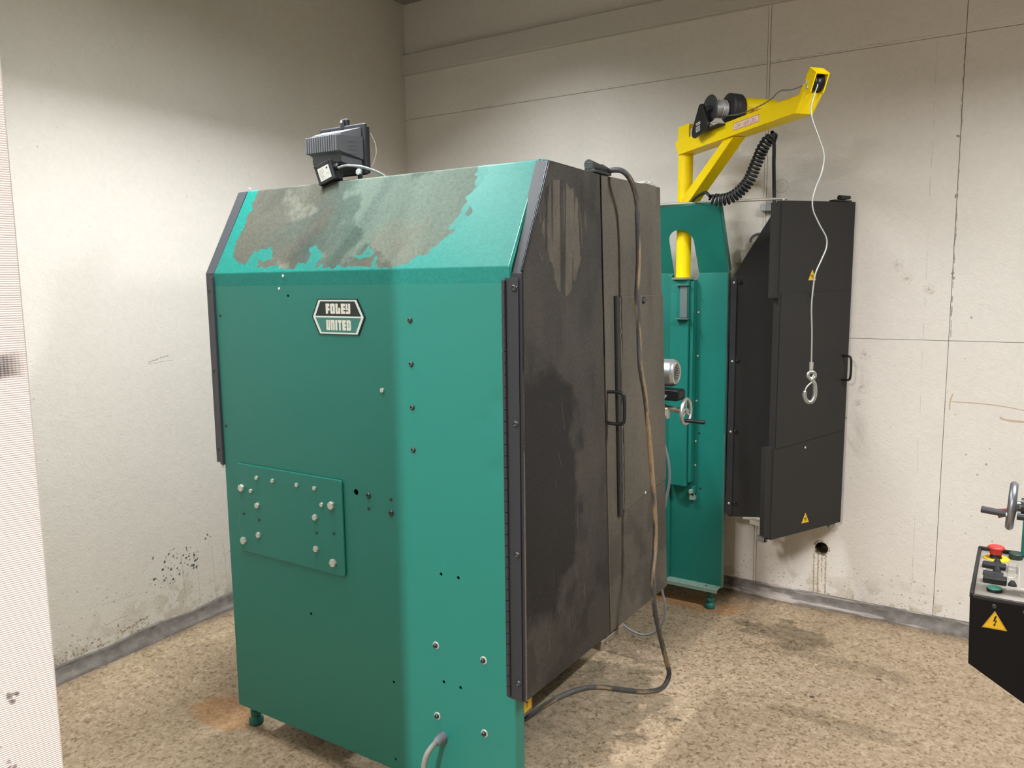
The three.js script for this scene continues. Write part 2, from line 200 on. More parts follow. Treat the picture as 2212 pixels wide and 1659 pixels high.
// near doors: dusty black powder coat; u = -z, v = y
const DR = [1.7, 2.82, 0.4, 2.0];
const STREAK = [[1.858, 1.856], [1.945, 1.871], [2.025, 1.846], [2.052, 1.745], [2.066, 1.666], [2.024, 1.587], [1.983, 1.561], [1.930, 1.600], [1.880, 1.663], [1.844, 1.759]];
const doorDustShade = (u, y) => {
  const ju = u + (fbm(u * 14, y * 14, 4) - 0.5) * 0.16, jy = y + (fbm(u * 14 + 20, y * 14, 4) - 0.5) * 0.2;
  const wiped = sm(0.62, 0.4, Math.hypot((ju - 1.82) / 0.24, (jy - 1.06) / 0.42) * 0.6 + (fbm(u * 5, y * 5 + 8, 4) - 0.5) * 0.35);  // hinge-side patch: thin dust, and a dark reflection put into the colour
  const top = sm(0.5, 0.7, fbm(u * 7 + 3, y * 3 + 5, 4) * 0.8 + sm(1.72, 1.92, y) * 0.18) * 0.45;
  const low = sm(0.48, 0.62, fbm(u * 11, y * 9 + 3, 4)) * sm(1.05, 0.7, y) * 0.55;
  let d = (u < 2.19 + (1.92 - y) * 0.056 ? 0.5 : 0.88) - 0.62 * wiped - top * 0.45 - low * 0.35 + (fbm(u * 3, y * 3, 3) - 0.5) * 0.25 + (fbm(u * 9, y * 4 + 60, 4) - 0.5) * 0.3;  // first leaf darker: less dust, partly its dim reflection painted in
  if (inPoly(STREAK, ju * 0.35 + u * 0.65, jy * 0.35 + y * 0.65)) { const st = sm(0.55, 0.6, fbm(u * 60, y * 2.5, 2)); d = mix(0.8, 0.38, st) + (fbm(u * 30, y * 12, 3) - 0.5) * 0.35; }
  return Math.max(0.06, Math.min(1.15, d));
};
const doorCanvas = metreCanvas(...DR, 1100, (u, y) => { const d = doorDustShade(u, y), g = (fbm(u * 220, y * 220, 2) - 0.5) * 14; return [mix(30, 98, d) + g, mix(30, 91, d) + g, mix(31, 80, d) + g]; }, (c, X, Y, s) => {
  const r = rng(31); c.lineCap = 'round';
  for (let i = 0; i < 16; i++) { const u = mix(1.82, 2.1, r()), y = 1.88 - r() * 0.1; c.strokeStyle = `rgba(132,124,112,${0.1 + 0.2 * r()})`; c.lineWidth = 1 + r() * 4; c.beginPath(); c.moveTo(X(u), Y(y)); c.lineTo(X(u + 0.006), Y(y - 0.03 - r() * 0.07)); c.stroke(); }
  for (let i = 0; i < 30; i++) { const u = mix(1.85, 2.25, r()), y = mix(0.6, 1.0, r()); c.strokeStyle = `rgba(126,118,106,${0.08 + 0.2 * r()})`; c.lineWidth = 2 + r() * 6; c.beginPath(); c.moveTo(X(u), Y(y)); c.lineTo(X(u + 0.012 * (r() - 0.3)), Y(y - 0.02 - r() * 0.05)); c.stroke(); }
  for (const [a, b, d, e] of [[1.966, 1.18, 1.95, 1.26], [1.945, 1.08, 1.93, 1.12], [1.92, 1.02, 1.912, 1.04], [1.83, 1.68, 1.85, 1.66]]) { c.strokeStyle = 'rgba(170,165,150,.6)'; c.lineWidth = 1.2; c.beginPath(); c.moveTo(X(a), Y(b)); c.lineTo(X(d), Y(e)); c.stroke(); }
  for (let i = 0; i < 60; i++) speck(c, X(mix(1.75, 2.8, r())), Y(mix(0.45, 1.9, r())), s * 0.0016 * (0.4 + r()), '150,142,126', 0.5, r);
});
const doorRough = tex(metreCanvas(...DR, 400, (u, y) => { const q = mix(105, 200, doorDustShade(u, y)); return [q, q, q]; }), ...DR, false);
const doorMat = new THREE.MeshPhysicalMaterial({ specularIntensity: 0.35, map: tex(doorCanvas, ...DR), roughnessMap: doorRough, roughness: 1, bumpMap: grainTile, bumpScale: 0.0003 });
const farDoorMat = new THREE.MeshPhysicalMaterial({ specularIntensity: 0.5, color: 0x2f2e2c, roughness: 0.62, bumpMap: grainTile, bumpScale: 0.0003 });
const frameBlack = std(0x2b2d31, 0.5);
// printed labels: canvas in its own 0..1 uv
function print(w, h, draw, rough = 0.5) { const c = document.createElement('canvas'); c.width = w; c.height = h; const x = c.getContext('2d'); draw(x, w, h); const t = new THREE.CanvasTexture(c); t.colorSpace = THREE.SRGBColorSpace; t.magFilter = THREE.LinearFilter; return new THREE.MeshStandardMaterial({ map: t, roughness: rough }); }
const unitUV = (g, x0, x1, y0, y1) => { const p = g.attributes.position, u = g.attributes.uv; for (let i = 0; i < p.count; i++) u.setXY(i, (p.getX(i) - x0) / (x1 - x0), (p.getY(i) - y0) / (y1 - y0)); return g; };   // flat prints, while they still lie in xy
function label(w, h, d = 0.0008, r = 0.0005) { return unitUV(slab(roundRect(-w / 2, w / 2, -h / 2, h / 2, Math.max(r, 0.0003)), d), -w / 2, w / 2, -h / 2, h / 2); }

// ---------------------------------------------------------------- the room
const ZB = -3.975, TOP = 3.31, leftX = (z) => -3.2 + 0.0364 * z;
const skewLeft = (g) => { const p = g.attributes.position; for (let i = 0; i < p.count; i++) p.setX(i, p.getX(i) + leftX(p.getZ(i))); return g; };
{ const g = slab([[-3.6, -6.2], [4.6, -6.2], [4.6, 4.2], [-3.6, 4.2]], 0.12); g.rotateX(-Math.PI / 2); part(structure('floor'), 'floor_slab', g, floorMat); }
{ const g = slab([[-3.6, -4.2], [4.6, -4.2], [4.6, 6.2], [-3.6, 6.2]], 0.12); g.rotateX(Math.PI / 2); g.translate(0, TOP, 0); part(structure('ceiling'), 'ceiling_slab', g, ceilingPaint); }
{
  const w = structure('wall_back', [-0.6, 0, ZB]);
  part(w, 'wall_core', box(-3.6, 4.6, 0, TOP, -4.2, -4.085, 0.001), plainPaint);
  const panel = (x0, x1, y0, y1, holes, z = ZB) => { const g = slab([[x0, y0], [x1, y0], [x1, y1], [x0, y1]], 0.02, 0.001, holes); g.translate(0, 0, z); part(w, 'wall_panel', g, backPaint); };
  const J = 0.0009;
  panel(-3.4, -1.106 - J, 0, 2.62 - J); panel(-3.4, -1.106 - J, 2.62 + J, 2.9);
  panel(-1.106 + J, -1.0935 - J, 0, 2.9, [], ZB + 0.0015);
  panel(-1.0935 + J, -0.282 - J, 0, 1.3255 - J, [circle(-0.777, 0.293, 0.03)]); panel(-1.0935 + J, -0.282 - J, 1.3255 + J, 2.62 - J); panel(-1.0935 + J, -0.282 - J, 2.62 + J, 2.9);
  panel(-0.282 + J, 4.5, 0, 1.3255 - J); panel(-0.282 + J, 4.5, 1.3255 + J, 2.62 - J); panel(-0.282 + J, 4.5, 2.62 + J, 2.9);
  panel(-3.4, 4.5, 2.9, TOP, [], ZB - 0.008);
  part(w, 'drain_pipe', [rod([-0.777, 0.293, ZB + 0.004], [-0.777, 0.293, ZB - 0.1], 0.03, 0.03, 32, true), rod([-0.777, 0.293, ZB - 0.1], [-0.777, 0.293, ZB - 0.104], 0.03, 0.03, 32)], std(0x4d4020, 0.8), 'rusty open pipe end');
  const lg = structure('trim_1', [-0.6, 2.88, ZB]); part(lg, 'ledge', box(-3.4, 4.5, 2.884, 3.0, ZB - 0.01, ZB + 0.035, 0.004), plainPaint);
}
{
  const w = structure('wall_left', [-3.3, 0, -2.5]);
  part(w, 'wall_panel', skewLeft(plateX([[-4.1, 0], [-4.1, TOP], [6.1, TOP], [6.1, 0]], 0, 0.2)), leftPaint);
}
part(structure('wall_right', [4.5, 0, 1]), 'wall_panel', box(4.5, 4.6, 0, TOP, -4.1, 6.1), plainPaint);
part(structure('wall_front', [0, 0, 6]), 'wall_panel', box(-3.5, 4.6, 0, TOP, 6, 6.1), plainPaint);
{
  const w = structure('wall_front_left', [-1.27, 0, -0.6]), e = [-1.27, -0.6], a = [-0.191, 0.982];
  const g = slab([[e[0], 0.6], [e[0] + a[0] * 6.7, 0.6 - a[1] * 6.7], [-3.5, 0.6 - a[1] * 6.7], [-3.5, 0.6]], TOP); g.rotateX(-Math.PI / 2); g.translate(0, TOP, 0);
  part(w, 'wall_core', g, std(0xb8b3ab, 0.85));
  const f = slab([[-6.6, 0], [0.006, 0], [0.006, TOP], [-6.6, TOP]], 0.006, 0.002); part(w, 'wallcovering', by(f, frame([e[0] + 0.0059, 0, e[1]], [-a[0], 0, -a[1]], [0, 1, 0], [a[1], 0, -a[0]])), weavePaint, 'white woven glass-fibre wallcovering');
}
const coved = (len) => { const s = new THREE.Shape(); s.moveTo(0, -0.002); s.lineTo(0.04, -0.002); s.quadraticCurveTo(0.036, 0.012, 0.024, 0.022); s.quadraticCurveTo(0.012, 0.034, 0.009, 0.058); s.lineTo(0, 0.062); s.closePath(); return new THREE.ExtrudeGeometry(s, { depth: len, bevelEnabled: false, steps: 40, curveSegments: 8 }); };
{ // extrude axis z -> along the wall; x -> away from it
  const g = coved(7.8); by(g, frame([4.45, 0, ZB], [0, 0, 1], [0, 1, 0], [-1, 0, 0])); part(structure('baseboard_back', [-0.6, 0, ZB]), 'skirting', g, skirtMat(2, 1));
  const r = rng(3), h = coved(3.4), p = h.attributes.position; for (let i = 0; i < p.count; i++) { const t = p.getZ(i); p.setXYZ(i, p.getX(i) * (0.9 + 0.5 * vn(t * 4, 2)), p.getY(i) * (0.9 + 0.3 * vn(t * 5, 7)), t); }
  h.computeVertexNormals(); by(h, frame([0, 0, -4], [1, 0, 0], [0, 1, 0], [0, 0, 1])); skewLeft(h); part(structure('baseboard_left', [-3.3, 0, -2.4]), 'skirting', h, skirtMat(8, 0.25));
}
for (const [x, y, z, len, wid, turn, shade, I, col, lab] of LAMPS) {
  const t = thing('ceiling_lamp', lab, 'lamp', [x, y, z], 'fluorescent ceiling lamps'), X = wid / 2, Z = len / 2;
  const m = new THREE.Matrix4().makeRotationY(turn).setPosition(x, y, z), inL = (g) => by(Array.isArray(g) ? mergeGeometries(g.map(clean)) : g, m);
  part(t, 'housing', inL([box(-X - 0.012, X + 0.012, 0.04, 0.09, -Z - 0.012, Z + 0.012, 0.006), ...[-1, 1].map((k) => box(-X - 0.012, X + 0.012, -shade, 0.06, k * (Z + 0.008) - 0.004, k * (Z + 0.008) + 0.004)), ...[-1, 1].map((k) => box(k * (X + 0.008) - 0.004, k * (X + 0.008) + 0.004, -shade, 0.06, -Z - 0.012, Z + 0.012))]), std(0x9a9a96, 0.6));
  for (const o of [-0.7, 0.7]) part(t, 'hanger', inL(rod([0, 0.08, Z * o], [0, TOP - y, Z * o], 0.006)), steel);
  for (const o of [-0.25, 0.25]) part(t, 'tube', inL(rod([o * wid, 0.02, -Z + 0.02], [o * wid, 0.02, Z - 0.02], 0.013)), new THREE.MeshStandardMaterial({ color: 0xffffff, emissive: col, emissiveIntensity: 4 }));
  const L = new THREE.RectAreaLight(col, I, wid, len); L.position.set(x, y - 0.005, z); L.rotation.order = 'YXZ'; L.rotation.set(-Math.PI / 2, turn, 0); L.castShadow = true; scene.add(L);
}

// ---------------------------------------------------------------- fasteners (shared geometry, facing +z)
const hexHead = (r, h) => { const g = new THREE.ExtrudeGeometry(shapeOf([...Array(6)].map((_, i) => [r * Math.cos((i * Math.PI) / 3 + 0.4), r * Math.sin((i * Math.PI) / 3 + 0.4)])), { depth: h * 0.8, bevelThickness: h * 0.2, bevelSize: r * 0.1, bevelOffset: -r * 0.1, bevelSegments: 2 }); return g; };
const toZ = (g) => { g.rotateX(Math.PI / 2); return g; };
const domeHead = (r, h) => toZ(lathe([[r, 0], [r, h * 0.25], [r * 0.85, h * 0.65], [r * 0.6, h * 0.92], [r * 0.42, h], [r * 0.4, h * 0.45], [0.0001, h * 0.45]], 24));   // button head with a socket
const washer = (r, h) => toZ(lathe([[0.0001, h], [r * 0.9, h], [r, h * 0.7], [r, 0]], 24));
const G = { big: clean(hexHead(0.0135, 0.009)), med: clean(hexHead(0.0105, 0.008)), small: clean(hexHead(0.0075, 0.006)), set: domeHead(0.005, 0.003), dome: domeHead(0.0085, 0.006), dome2: domeHead(0.0095, 0.006), tiny: domeHead(0.0045, 0.003), washer: washer(0.0115, 0.002), cap: domeHead(0.0075, 0.008), rivet: domeHead(0.0055, 0.003) };

// ---------------------------------------------------------------- the green machine
// sheet swept along a bent path: section [[x, n, nx, nn]] across, path [[z, y, nz, ny, s]] up the sheet
function loft(section, path) {
  const P = [], N = [], U = [], I = [], w = section.length;
  for (const [z, y, nz, ny, s] of path) for (const [x, n, nx, nn] of section) { P.push(x, y + n * ny, z + n * nz); N.push(nx, nn * ny, nn * nz); U.push(x, s); }
  for (let i = 0; i + 1 < path.length; i++) for (let j = 0; j + 1 < w; j++) { const a = i * w + j; I.push(a, a + w + 1, a + 1, a, a + w, a + w + 1); }
  const g = new THREE.BufferGeometry(); g.setAttribute('position', new THREE.Float32BufferAttribute(P, 3)); g.setAttribute('normal', new THREE.Float32BufferAttribute(N, 3)); g.setAttribute('uv', new THREE.Float32BufferAttribute(U, 2)); g.setIndex(I); return g;
}
// polyline of [z, y] with rounded bends; side = +1 when the outside lies towards +z on an upward run
function bent(pts, r, side) {
  const out = []; let s = 0, last = null;
  const add = (z, y, nz, ny) => { if (last) s += Math.hypot(z - last[0], y - last[1]); last = [z, y]; out.push([z, y, nz, ny, s]); };
  const nrm = (a, b) => { const l = Math.hypot(b[0] - a[0], b[1] - a[1]), tz = (b[0] - a[0]) / l, ty = (b[1] - a[1]) / l; return [ty * side, -tz * side]; };
  for (let i = 0; i < pts.length; i++) {
    if (i === 0) { add(...pts[0], ...nrm(pts[0], pts[1])); continue; }
    if (i === pts.length - 1) { add(...pts[i], ...nrm(pts[i - 1], pts[i])); continue; }
    const n0 = nrm(pts[i - 1], pts[i]), n1 = nrm(pts[i], pts[i + 1]), a0 = Math.atan2(n0[1], n0[0]), a1 = Math.atan2(n1[1], n1[0]), t = r * Math.tan(Math.abs(a1 - a0) / 2);
    const l0 = Math.hypot(pts[i][0] - pts[i - 1][0], pts[i][1] - pts[i - 1][1]), sz = pts[i][0] + ((pts[i - 1][0] - pts[i][0]) / l0) * t, sy = pts[i][1] + ((pts[i - 1][1] - pts[i][1]) / l0) * t, cz = sz - n0[0] * r, cy = sy - n0[1] * r;
    for (let k = 0; k <= 6; k++) { const a = mix(a0, a1, k / 6); add(cz + Math.cos(a) * r, cy + Math.sin(a) * r, Math.cos(a), Math.sin(a)); }
  }
  return out;
}
const XL = -2.332, XR = -1.128, ZN = -1.74, ZF = -3.70;
const arcR = (x, r, dep) => { const o = []; for (let k = 0; k <= 5; k++) { const a = (k / 5) * (Math.PI / 2); o.push([x - r + r * Math.cos(a), -r + r * Math.sin(a), Math.cos(a), Math.sin(a)]); } return [[x, -dep, 1, 0], ...o]; };
const arcL = (x, r, dep) => arcR(-x, r, dep).map(([a, n, nx, nn]) => [-a, n, -nx, nn]).reverse();
const machine = thing('reel_grinder', 'large green steel mower grinder cabinet with black folding doors, in the middle of the room', 'machine', [-1.73, 0, -2.7]);
{
  // near end panel: flat sheet with drilled holes, rounded edges with returned flanges
  const rad = 0.007, hs = [[-1.704, 0.966, 0.0095], [-1.948, 1.609, 0.0045], [-1.968, 1.568, 0.0045], [-1.928, 0.523, 0.005], [-1.379, 0.767, 0.005], [-1.317, 0.768, 0.005], [-1.574, 0.382, 0.0045], [-1.378, 0.437, 0.005], [-1.317, 0.436, 0.005], [-1.576, 0.126, 0.0045]].map((q) => circle(...q));
  const flat = slab([[XL + rad, 0.09], [XR - rad, 0.09], [XR - rad, 1.6], [XL + rad, 1.6]], 0.003, 0, hs); flat.translate(0, 0, ZN);
  const up = bent([[ZN, 0.09], [ZN, 1.6]], 0.01, 1);
  const ep = part(machine, 'end_panel', [flat, loft(arcR(XR, rad, 0.045), up), loft(arcL(XL, rad, 0.045), up), box(XL + 0.02, XR - 0.01, 0.09, 0.094, ZN - 0.05, ZN - 0.001, 0.001)], teal, 'green end panel facing the camera');
  for (const p of [[-1.469, 1.498], [-1.469, 1.373], [-1.469, 1.248], [-1.470, 1.123]]) put(ep, 'button_screw', G.dome, darkSteel, [...p, ZN]);
  put(ep, 'screw', G.small, zinc, [-1.581, 1.291, ZN]);
  for (const p of [[-1.986, 1.63], [-2.007, 1.59]]) put(ep, 'rivet', G.tiny, std(0xe8e6da, 0.5), [...p, ZN]);
  for (const p of [[-2.307, 1.502], [-2.309, 1.12]]) put(ep, 'rivet', G.rivet, darkSteel, [...p, ZN]);
  for (const p of [[-1.653, 0.962], [-1.563, 0.921]]) put(ep, 'button_screw', G.dome2, darkSteel, [...p, ZN]);
  for (const p of [[-1.653, 0.922], [-1.563, 0.963]]) put(ep, 'set_screw', G.rivet, darkSteel, [...p, ZN]);
  for (const p of [[-1.404, 0.544], [-1.233, 0.542], [-1.405, 0.323], [-1.234, 0.321]]) { put(ep, 'washer', G.washer, zinc, [...p, ZN]); put(ep, 'cap_screw', G.cap, darkSteel, [...p, ZN + 0.002]); }
  { const pb = bent([[ZN, 1.6], [ZN, 1.643], [-1.9, 1.932]], 0.012, 1), gl = new THREE.MeshPhysicalMaterial({ color: TEAL, roughness: 0.2, clearcoat: 0.6, clearcoatRoughness: 0.12 }), grow = (sec, k) => sec.map(([x, n, a, b]) => [x + a * 0.0006, n + b * 0.0006, a, b]).slice(...k); part(machine, 'hood_edge', loft(grow(arcR(XR, rad, 0.03), [1]), pb), gl, 'glossy rounded edge of the sloping panel'); }
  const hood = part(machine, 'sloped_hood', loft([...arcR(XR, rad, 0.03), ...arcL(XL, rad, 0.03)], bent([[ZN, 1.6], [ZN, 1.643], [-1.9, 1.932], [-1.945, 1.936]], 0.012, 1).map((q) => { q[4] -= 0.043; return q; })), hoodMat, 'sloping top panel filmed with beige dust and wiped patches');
  part(machine, 'added_dark_sheet', box(XL + 0.03, XR - 0.03, 0.13, 1.64, -1.81, -1.80, 0.001), blackMatte);  // dark sheet added behind the panel so the drilled holes look unlit
  // bolted cover plate
  const cp = part(machine, 'cover_plate', (() => { const g = slab(roundRect(-2.259, -1.757, 0.685, 0.997, 0.012), 0.008, 0.0025); g.translate(0, 0, ZN + 0.008); return g; })(), tealPlain, 'bolted rectangular cover plate');
  const Zc = ZN + 0.008, turn = (i) => [0, 0, i * 1.3];
  [[-2.233, 0.912], [-1.803, 0.912], [-2.237, 0.724], [-1.805, 0.724]].forEach((p, i) => put(cp, 'hex_bolt', G.big, zinc, [...p, Zc], turn(i)));
  [[-2.156, 0.861], [-2.157, 0.757], [-1.878, 0.862], [-1.880, 0.757]].forEach((p, i) => put(cp, 'hex_bolt', G.med, zinc, [...p, Zc], turn(i)));
  [[-2.153, 0.957], [-2.073, 0.957], [-1.957, 0.958], [-1.876, 0.958], [-2.186, 0.907], [-1.846, 0.908]].forEach((p, i) => put(cp, 'hex_bolt', G.small, zinc, [...p, Zc], turn(i)));
  [[-2.231, 0.821], [-2.153, 0.810], [-1.877, 0.810], [-1.799, 0.821]].forEach((p) => put(cp, 'set_screw', G.set, darkSteel, [...p, Zc]));
  // maker's plate
  const hexa = [[-1.861, 1.504], [-1.833, 1.558], [-1.668, 1.558], [-1.639, 1.504], [-1.667, 1.450], [-1.832, 1.450]];
  const badge = print(1110, 540, (c, w, h) => {
    const P = (x, y) => [((x + 1.861) / 0.222) * w, ((1.558 - y) / 0.108) * h];
    const poly = (pts, col) => { c.fillStyle = col; c.beginPath(); pts.forEach((p, i) => c[i ? 'lineTo' : 'moveTo'](...P(...p))); c.fill(); };
    const sc = (k) => hexa.map(([x, y]) => [-1.75 + (x + 1.75) * k, 1.504 + (y - 1.504) * k]);
    c.fillStyle = '#131a18'; c.fillRect(0, 0, w, h); poly(sc(0.955), '#dde5dd'); const i6 = sc(0.87);
    poly([i6[0], i6[1], i6[2], i6[3]], '#252b2a'); poly([i6[3], i6[4], i6[5], i6[0]], '#3f8078'); c.fillStyle = '#dde5dd'; c.fillRect(0.03 * w, h * 0.478, w * 0.94, h * 0.044);
    const INK = '#e2dfd2', W = 0.074 * w, H = 0.29 * h;
    const word = (x, y, letters, bg) => letters.forEach(([ch, k]) => {
      const ww = W * k, rr = Math.min(12, ww * 0.3), R = (a, b, d, e, col = bg) => { c.fillStyle = col; c.fillRect(x + a * ww, y + b * H, d * ww, e * H); };
      c.fillStyle = INK; c.beginPath(); c.roundRect(x, y, ww, H, { F: [0, rr, 0, 0], O: rr * 1.6, D: [0, rr * 1.8, rr * 1.8, 0], U: [0, 0, rr * 1.8, rr * 1.8], N: [0, rr * 1.8, 0, 0], Y: [0, 0, rr * 1.8, 0] }[ch] ?? 0); c.fill();
      if (ch === 'F') { R(0.62, 0.3, 0.4, 0.11); R(0.6, 0.7, 0.42, 0.31); }
      if (ch === 'O' || ch === 'D') R(0.43, 0.26, 0.14, 0.5);
      if (ch === 'L') { R(0.5, -0.01, 0.52, 0.42); R(0.44, 0.38, 0.12, 0.4); }
      if (ch === 'E') { R(0.62, 0.28, 0.4, 0.1); R(0.62, 0.63, 0.4, 0.1); }
      if (ch === 'Y') { R(0.42, -0.01, 0.14, 0.5); R(0, 0.64, 0.56, 0.1); }
      if (ch === 'U') R(0.42, -0.01, 0.14, 0.76);
      if (ch === 'N') R(0.42, 0.25, 0.14, 0.76);
      if (ch === 'T') { R(-0.01, 0.26, 0.28, 0.76); R(0.73, 0.26, 0.28, 0.76); }
      x += ww + 0.012 * w;
    });
    word(0.275 * w, 0.125 * h, [['F', 1], ['O', 1.22], ['L', 1.2], ['E', 1.04], ['Y', 1.15]], '#252b2a');
    word(0.275 * w, 0.585 * h, [['U', 1.02], ['N', 1], ['I', 0.5], ['T', 0.95], ['E', 0.94], ['D', 1.05]], '#3f8078');
  }, 0.35);
  const bg = unitUV(slab(hexa, 0.003), -1.861, -1.639, 1.45, 1.558); bg.translate(0, 0, ZN + 0.003); part(machine, 'name_plate', bg, badge, 'hexagonal black and green plate reading FOLEY UNITED');
  // gland for the mains lead
  const gl = part(machine, 'cable_gland', by(mergeGeometries([clean(by(new THREE.CylinderGeometry(0.017, 0.017, 0.012, 6), new THREE.Matrix4().makeTranslation(0, 0.006, 0))), clean(by(lathe([[0.014, 0.012], [0.0145, 0.022], [0.012, 0.034], [0.008, 0.037]], 24), new THREE.Matrix4()))]), frame([-1.384, 0.263, ZN], [1, 0, 0], [0, 0, 1], [0, -1, 0])), greyPlastic, 'grey plastic cable gland');
}
{ // far end panel, seen from inside
  const hs = [circle(-1.3, 0.585, 0.006), circle(-1.31, 0.86, 0.005)];
  const flat = slab([[-2.38, 0.095], [-1.184, 0.095], [-1.184, 1.637], [-1.325, 1.637], [-1.33, 1.61], [-1.338, 1.604], [-1.43, 1.604], [-1.45, 1.61], [-1.452, 1.637], [-2.38, 1.637]], 0.004, 0.0005, hs); flat.translate(0, 0, ZF);
  const L = 0.342, tilt = frame([0, 1.637, ZF], [1, 0, 0], [0, 0.8856, 0.4645], [0, -0.4645, 0.8856]);
  const s2 = new THREE.Shape(); s2.moveTo(-2.38, 0); s2.lineTo(-1.452, 0); s2.lineTo(-1.447, 0.17); s2.bezierCurveTo(-1.443, 0.245, -1.328, 0.245, -1.326, 0.16); s2.lineTo(-1.325, 0); s2.lineTo(-1.182, 0); s2.lineTo(-1.17, L - 0.01); s2.lineTo(-1.18, L); s2.lineTo(-2.38, L);
  const slope = by(slab(s2, 0.004, 0.0005), tilt);
  const flangeV = box(-1.187, -1.183, 0.095, 1.637, ZF - 0.035, ZF, 0.001), flangeS = by(box(-1.184, -1.178, 0, L - 0.005, -0.035, 0, 0.001), tilt);
  const fe = part(machine, 'far_end_panel', [flat, by(box(-2.38, -1.18, L - 0.004, L, -0.03, 0, 0.001), tilt)], tealPlain, 'green far end panel inside the machine');
  part(fe, 'edge_flange', [flangeV, flangeS], std(0x5f7f73, 0.55), 'faded pale green edge flange'); part(fe, 'far_hood', slope, tealPlain, 'green overhanging top of the far panel with an arched slot for the crane post');
  part(fe, 'sill', box(-2.35, -1.186, 0.103, 0.107, ZF - 0.002, ZF + 0.062, 0.001), tealPale, 'dusty pale sill along the foot of the far panel'); part(fe, 'sill_lip', box(-2.35, -1.186, 0.09, 0.106, ZF + 0.058, ZF + 0.062, 0.001), tealPale);
  put(fe, 'screw', (() => { const g = G.rivet.clone(); return g; })(), darkSteel, [-1.25, 0.107, ZF + 0.03], [-Math.PI / 2, 0, 0]);
  // socket column for the crane
  const ch = part(machine, 'crane_socket', [box(-1.445, -1.352, 0.6, 1.615, ZF + 0.002, ZF + 0.06, 0.006), box(-1.352, -1.334, 0.62, 1.6, ZF + 0.002, ZF + 0.045, 0.003), box(-1.338, -1.318, 0.55, 0.6, ZF, ZF + 0.03, 0.004)], tealPlain, 'green boxed column that holds the crane post');
  part(ch, 'collar', rod([-1.392, 1.607, ZF + 0.035], [-1.392, 1.617, ZF + 0.035], 0.05, 0.054, 36), std(0xa8a878, 0.5), 'round flange under the yellow post');
  part(ch, 'retainer', [box(-1.392, -1.355, 1.425, 1.578, ZF + 0.058, ZF + 0.075, 0.003), box(-1.41, -1.345, 1.418, 1.424, ZF + 0.058, ZF + 0.09, 0.002), box(-1.41, -1.345, 1.578, 1.582, ZF + 0.058, ZF + 0.09, 0.002)], std(0x5f706e, 0.5), 'grey green bracket on the column');
  for (const [x, y] of [[-1.325, 1.45], [-1.325, 1.24], [-1.327, 1.02], [-1.327, 0.82], [-1.327, 0.7]]) put(ch, 'screw', G.rivet, zinc, [x, y, ZF + 0.001]);
  part(machine, 'latch_catch', [box(-1.343, -1.325, 0.565, 0.585, ZF, ZF + 0.045, 0.003), box(-1.345, -1.318, 0.53, 0.565, ZF, ZF + 0.03, 0.003)], tealPale, 'chipped pale catch on the far panel');
  part(machine, 'strap', box(-1.472, -1.452, 0.1, 1.63, ZF + 0.001, ZF + 0.02, 0.003), tealPlain);
}
// levelling feet
const foot = mergeGeometries([lathe([[0.0001, 0], [0.024, 0], [0.026, 0.006], [0.026, 0.02], [0.017, 0.026], [0.015, 0.03], [0.015, 0.034], [0.0001, 0.034]], 24), lathe([[0.018, 0.034], [0.021, 0.037], [0.021, 0.05], [0.018, 0.053], [0.0001, 0.053]], 6), lathe([[0.011, 0.05], [0.011, 0.1]], 20), lathe([[0.016, 0.068], [0.018, 0.07], [0.018, 0.08], [0.016, 0.082]], 6)].map(clean));
for (const [x, z] of [[-2.3, -1.79], [-1.17, -1.79], [-1.228, -3.67], [-2.33, -3.67]]) put(machine, 'levelling_foot', foot, std(0x1f6e63, 0.5), [x, 0, z]);
part(machine, 'bed_frame', [box(-2.2, -2.12, 0.09, 0.2, ZF, ZN - 0.05), box(-1.6, -1.52, 0.09, 0.17, ZF, ZN - 0.05), box(-2.15, -1.9, 0.35, 0.5, ZF, ZN - 0.01)], std(0x15332e, 0.6));

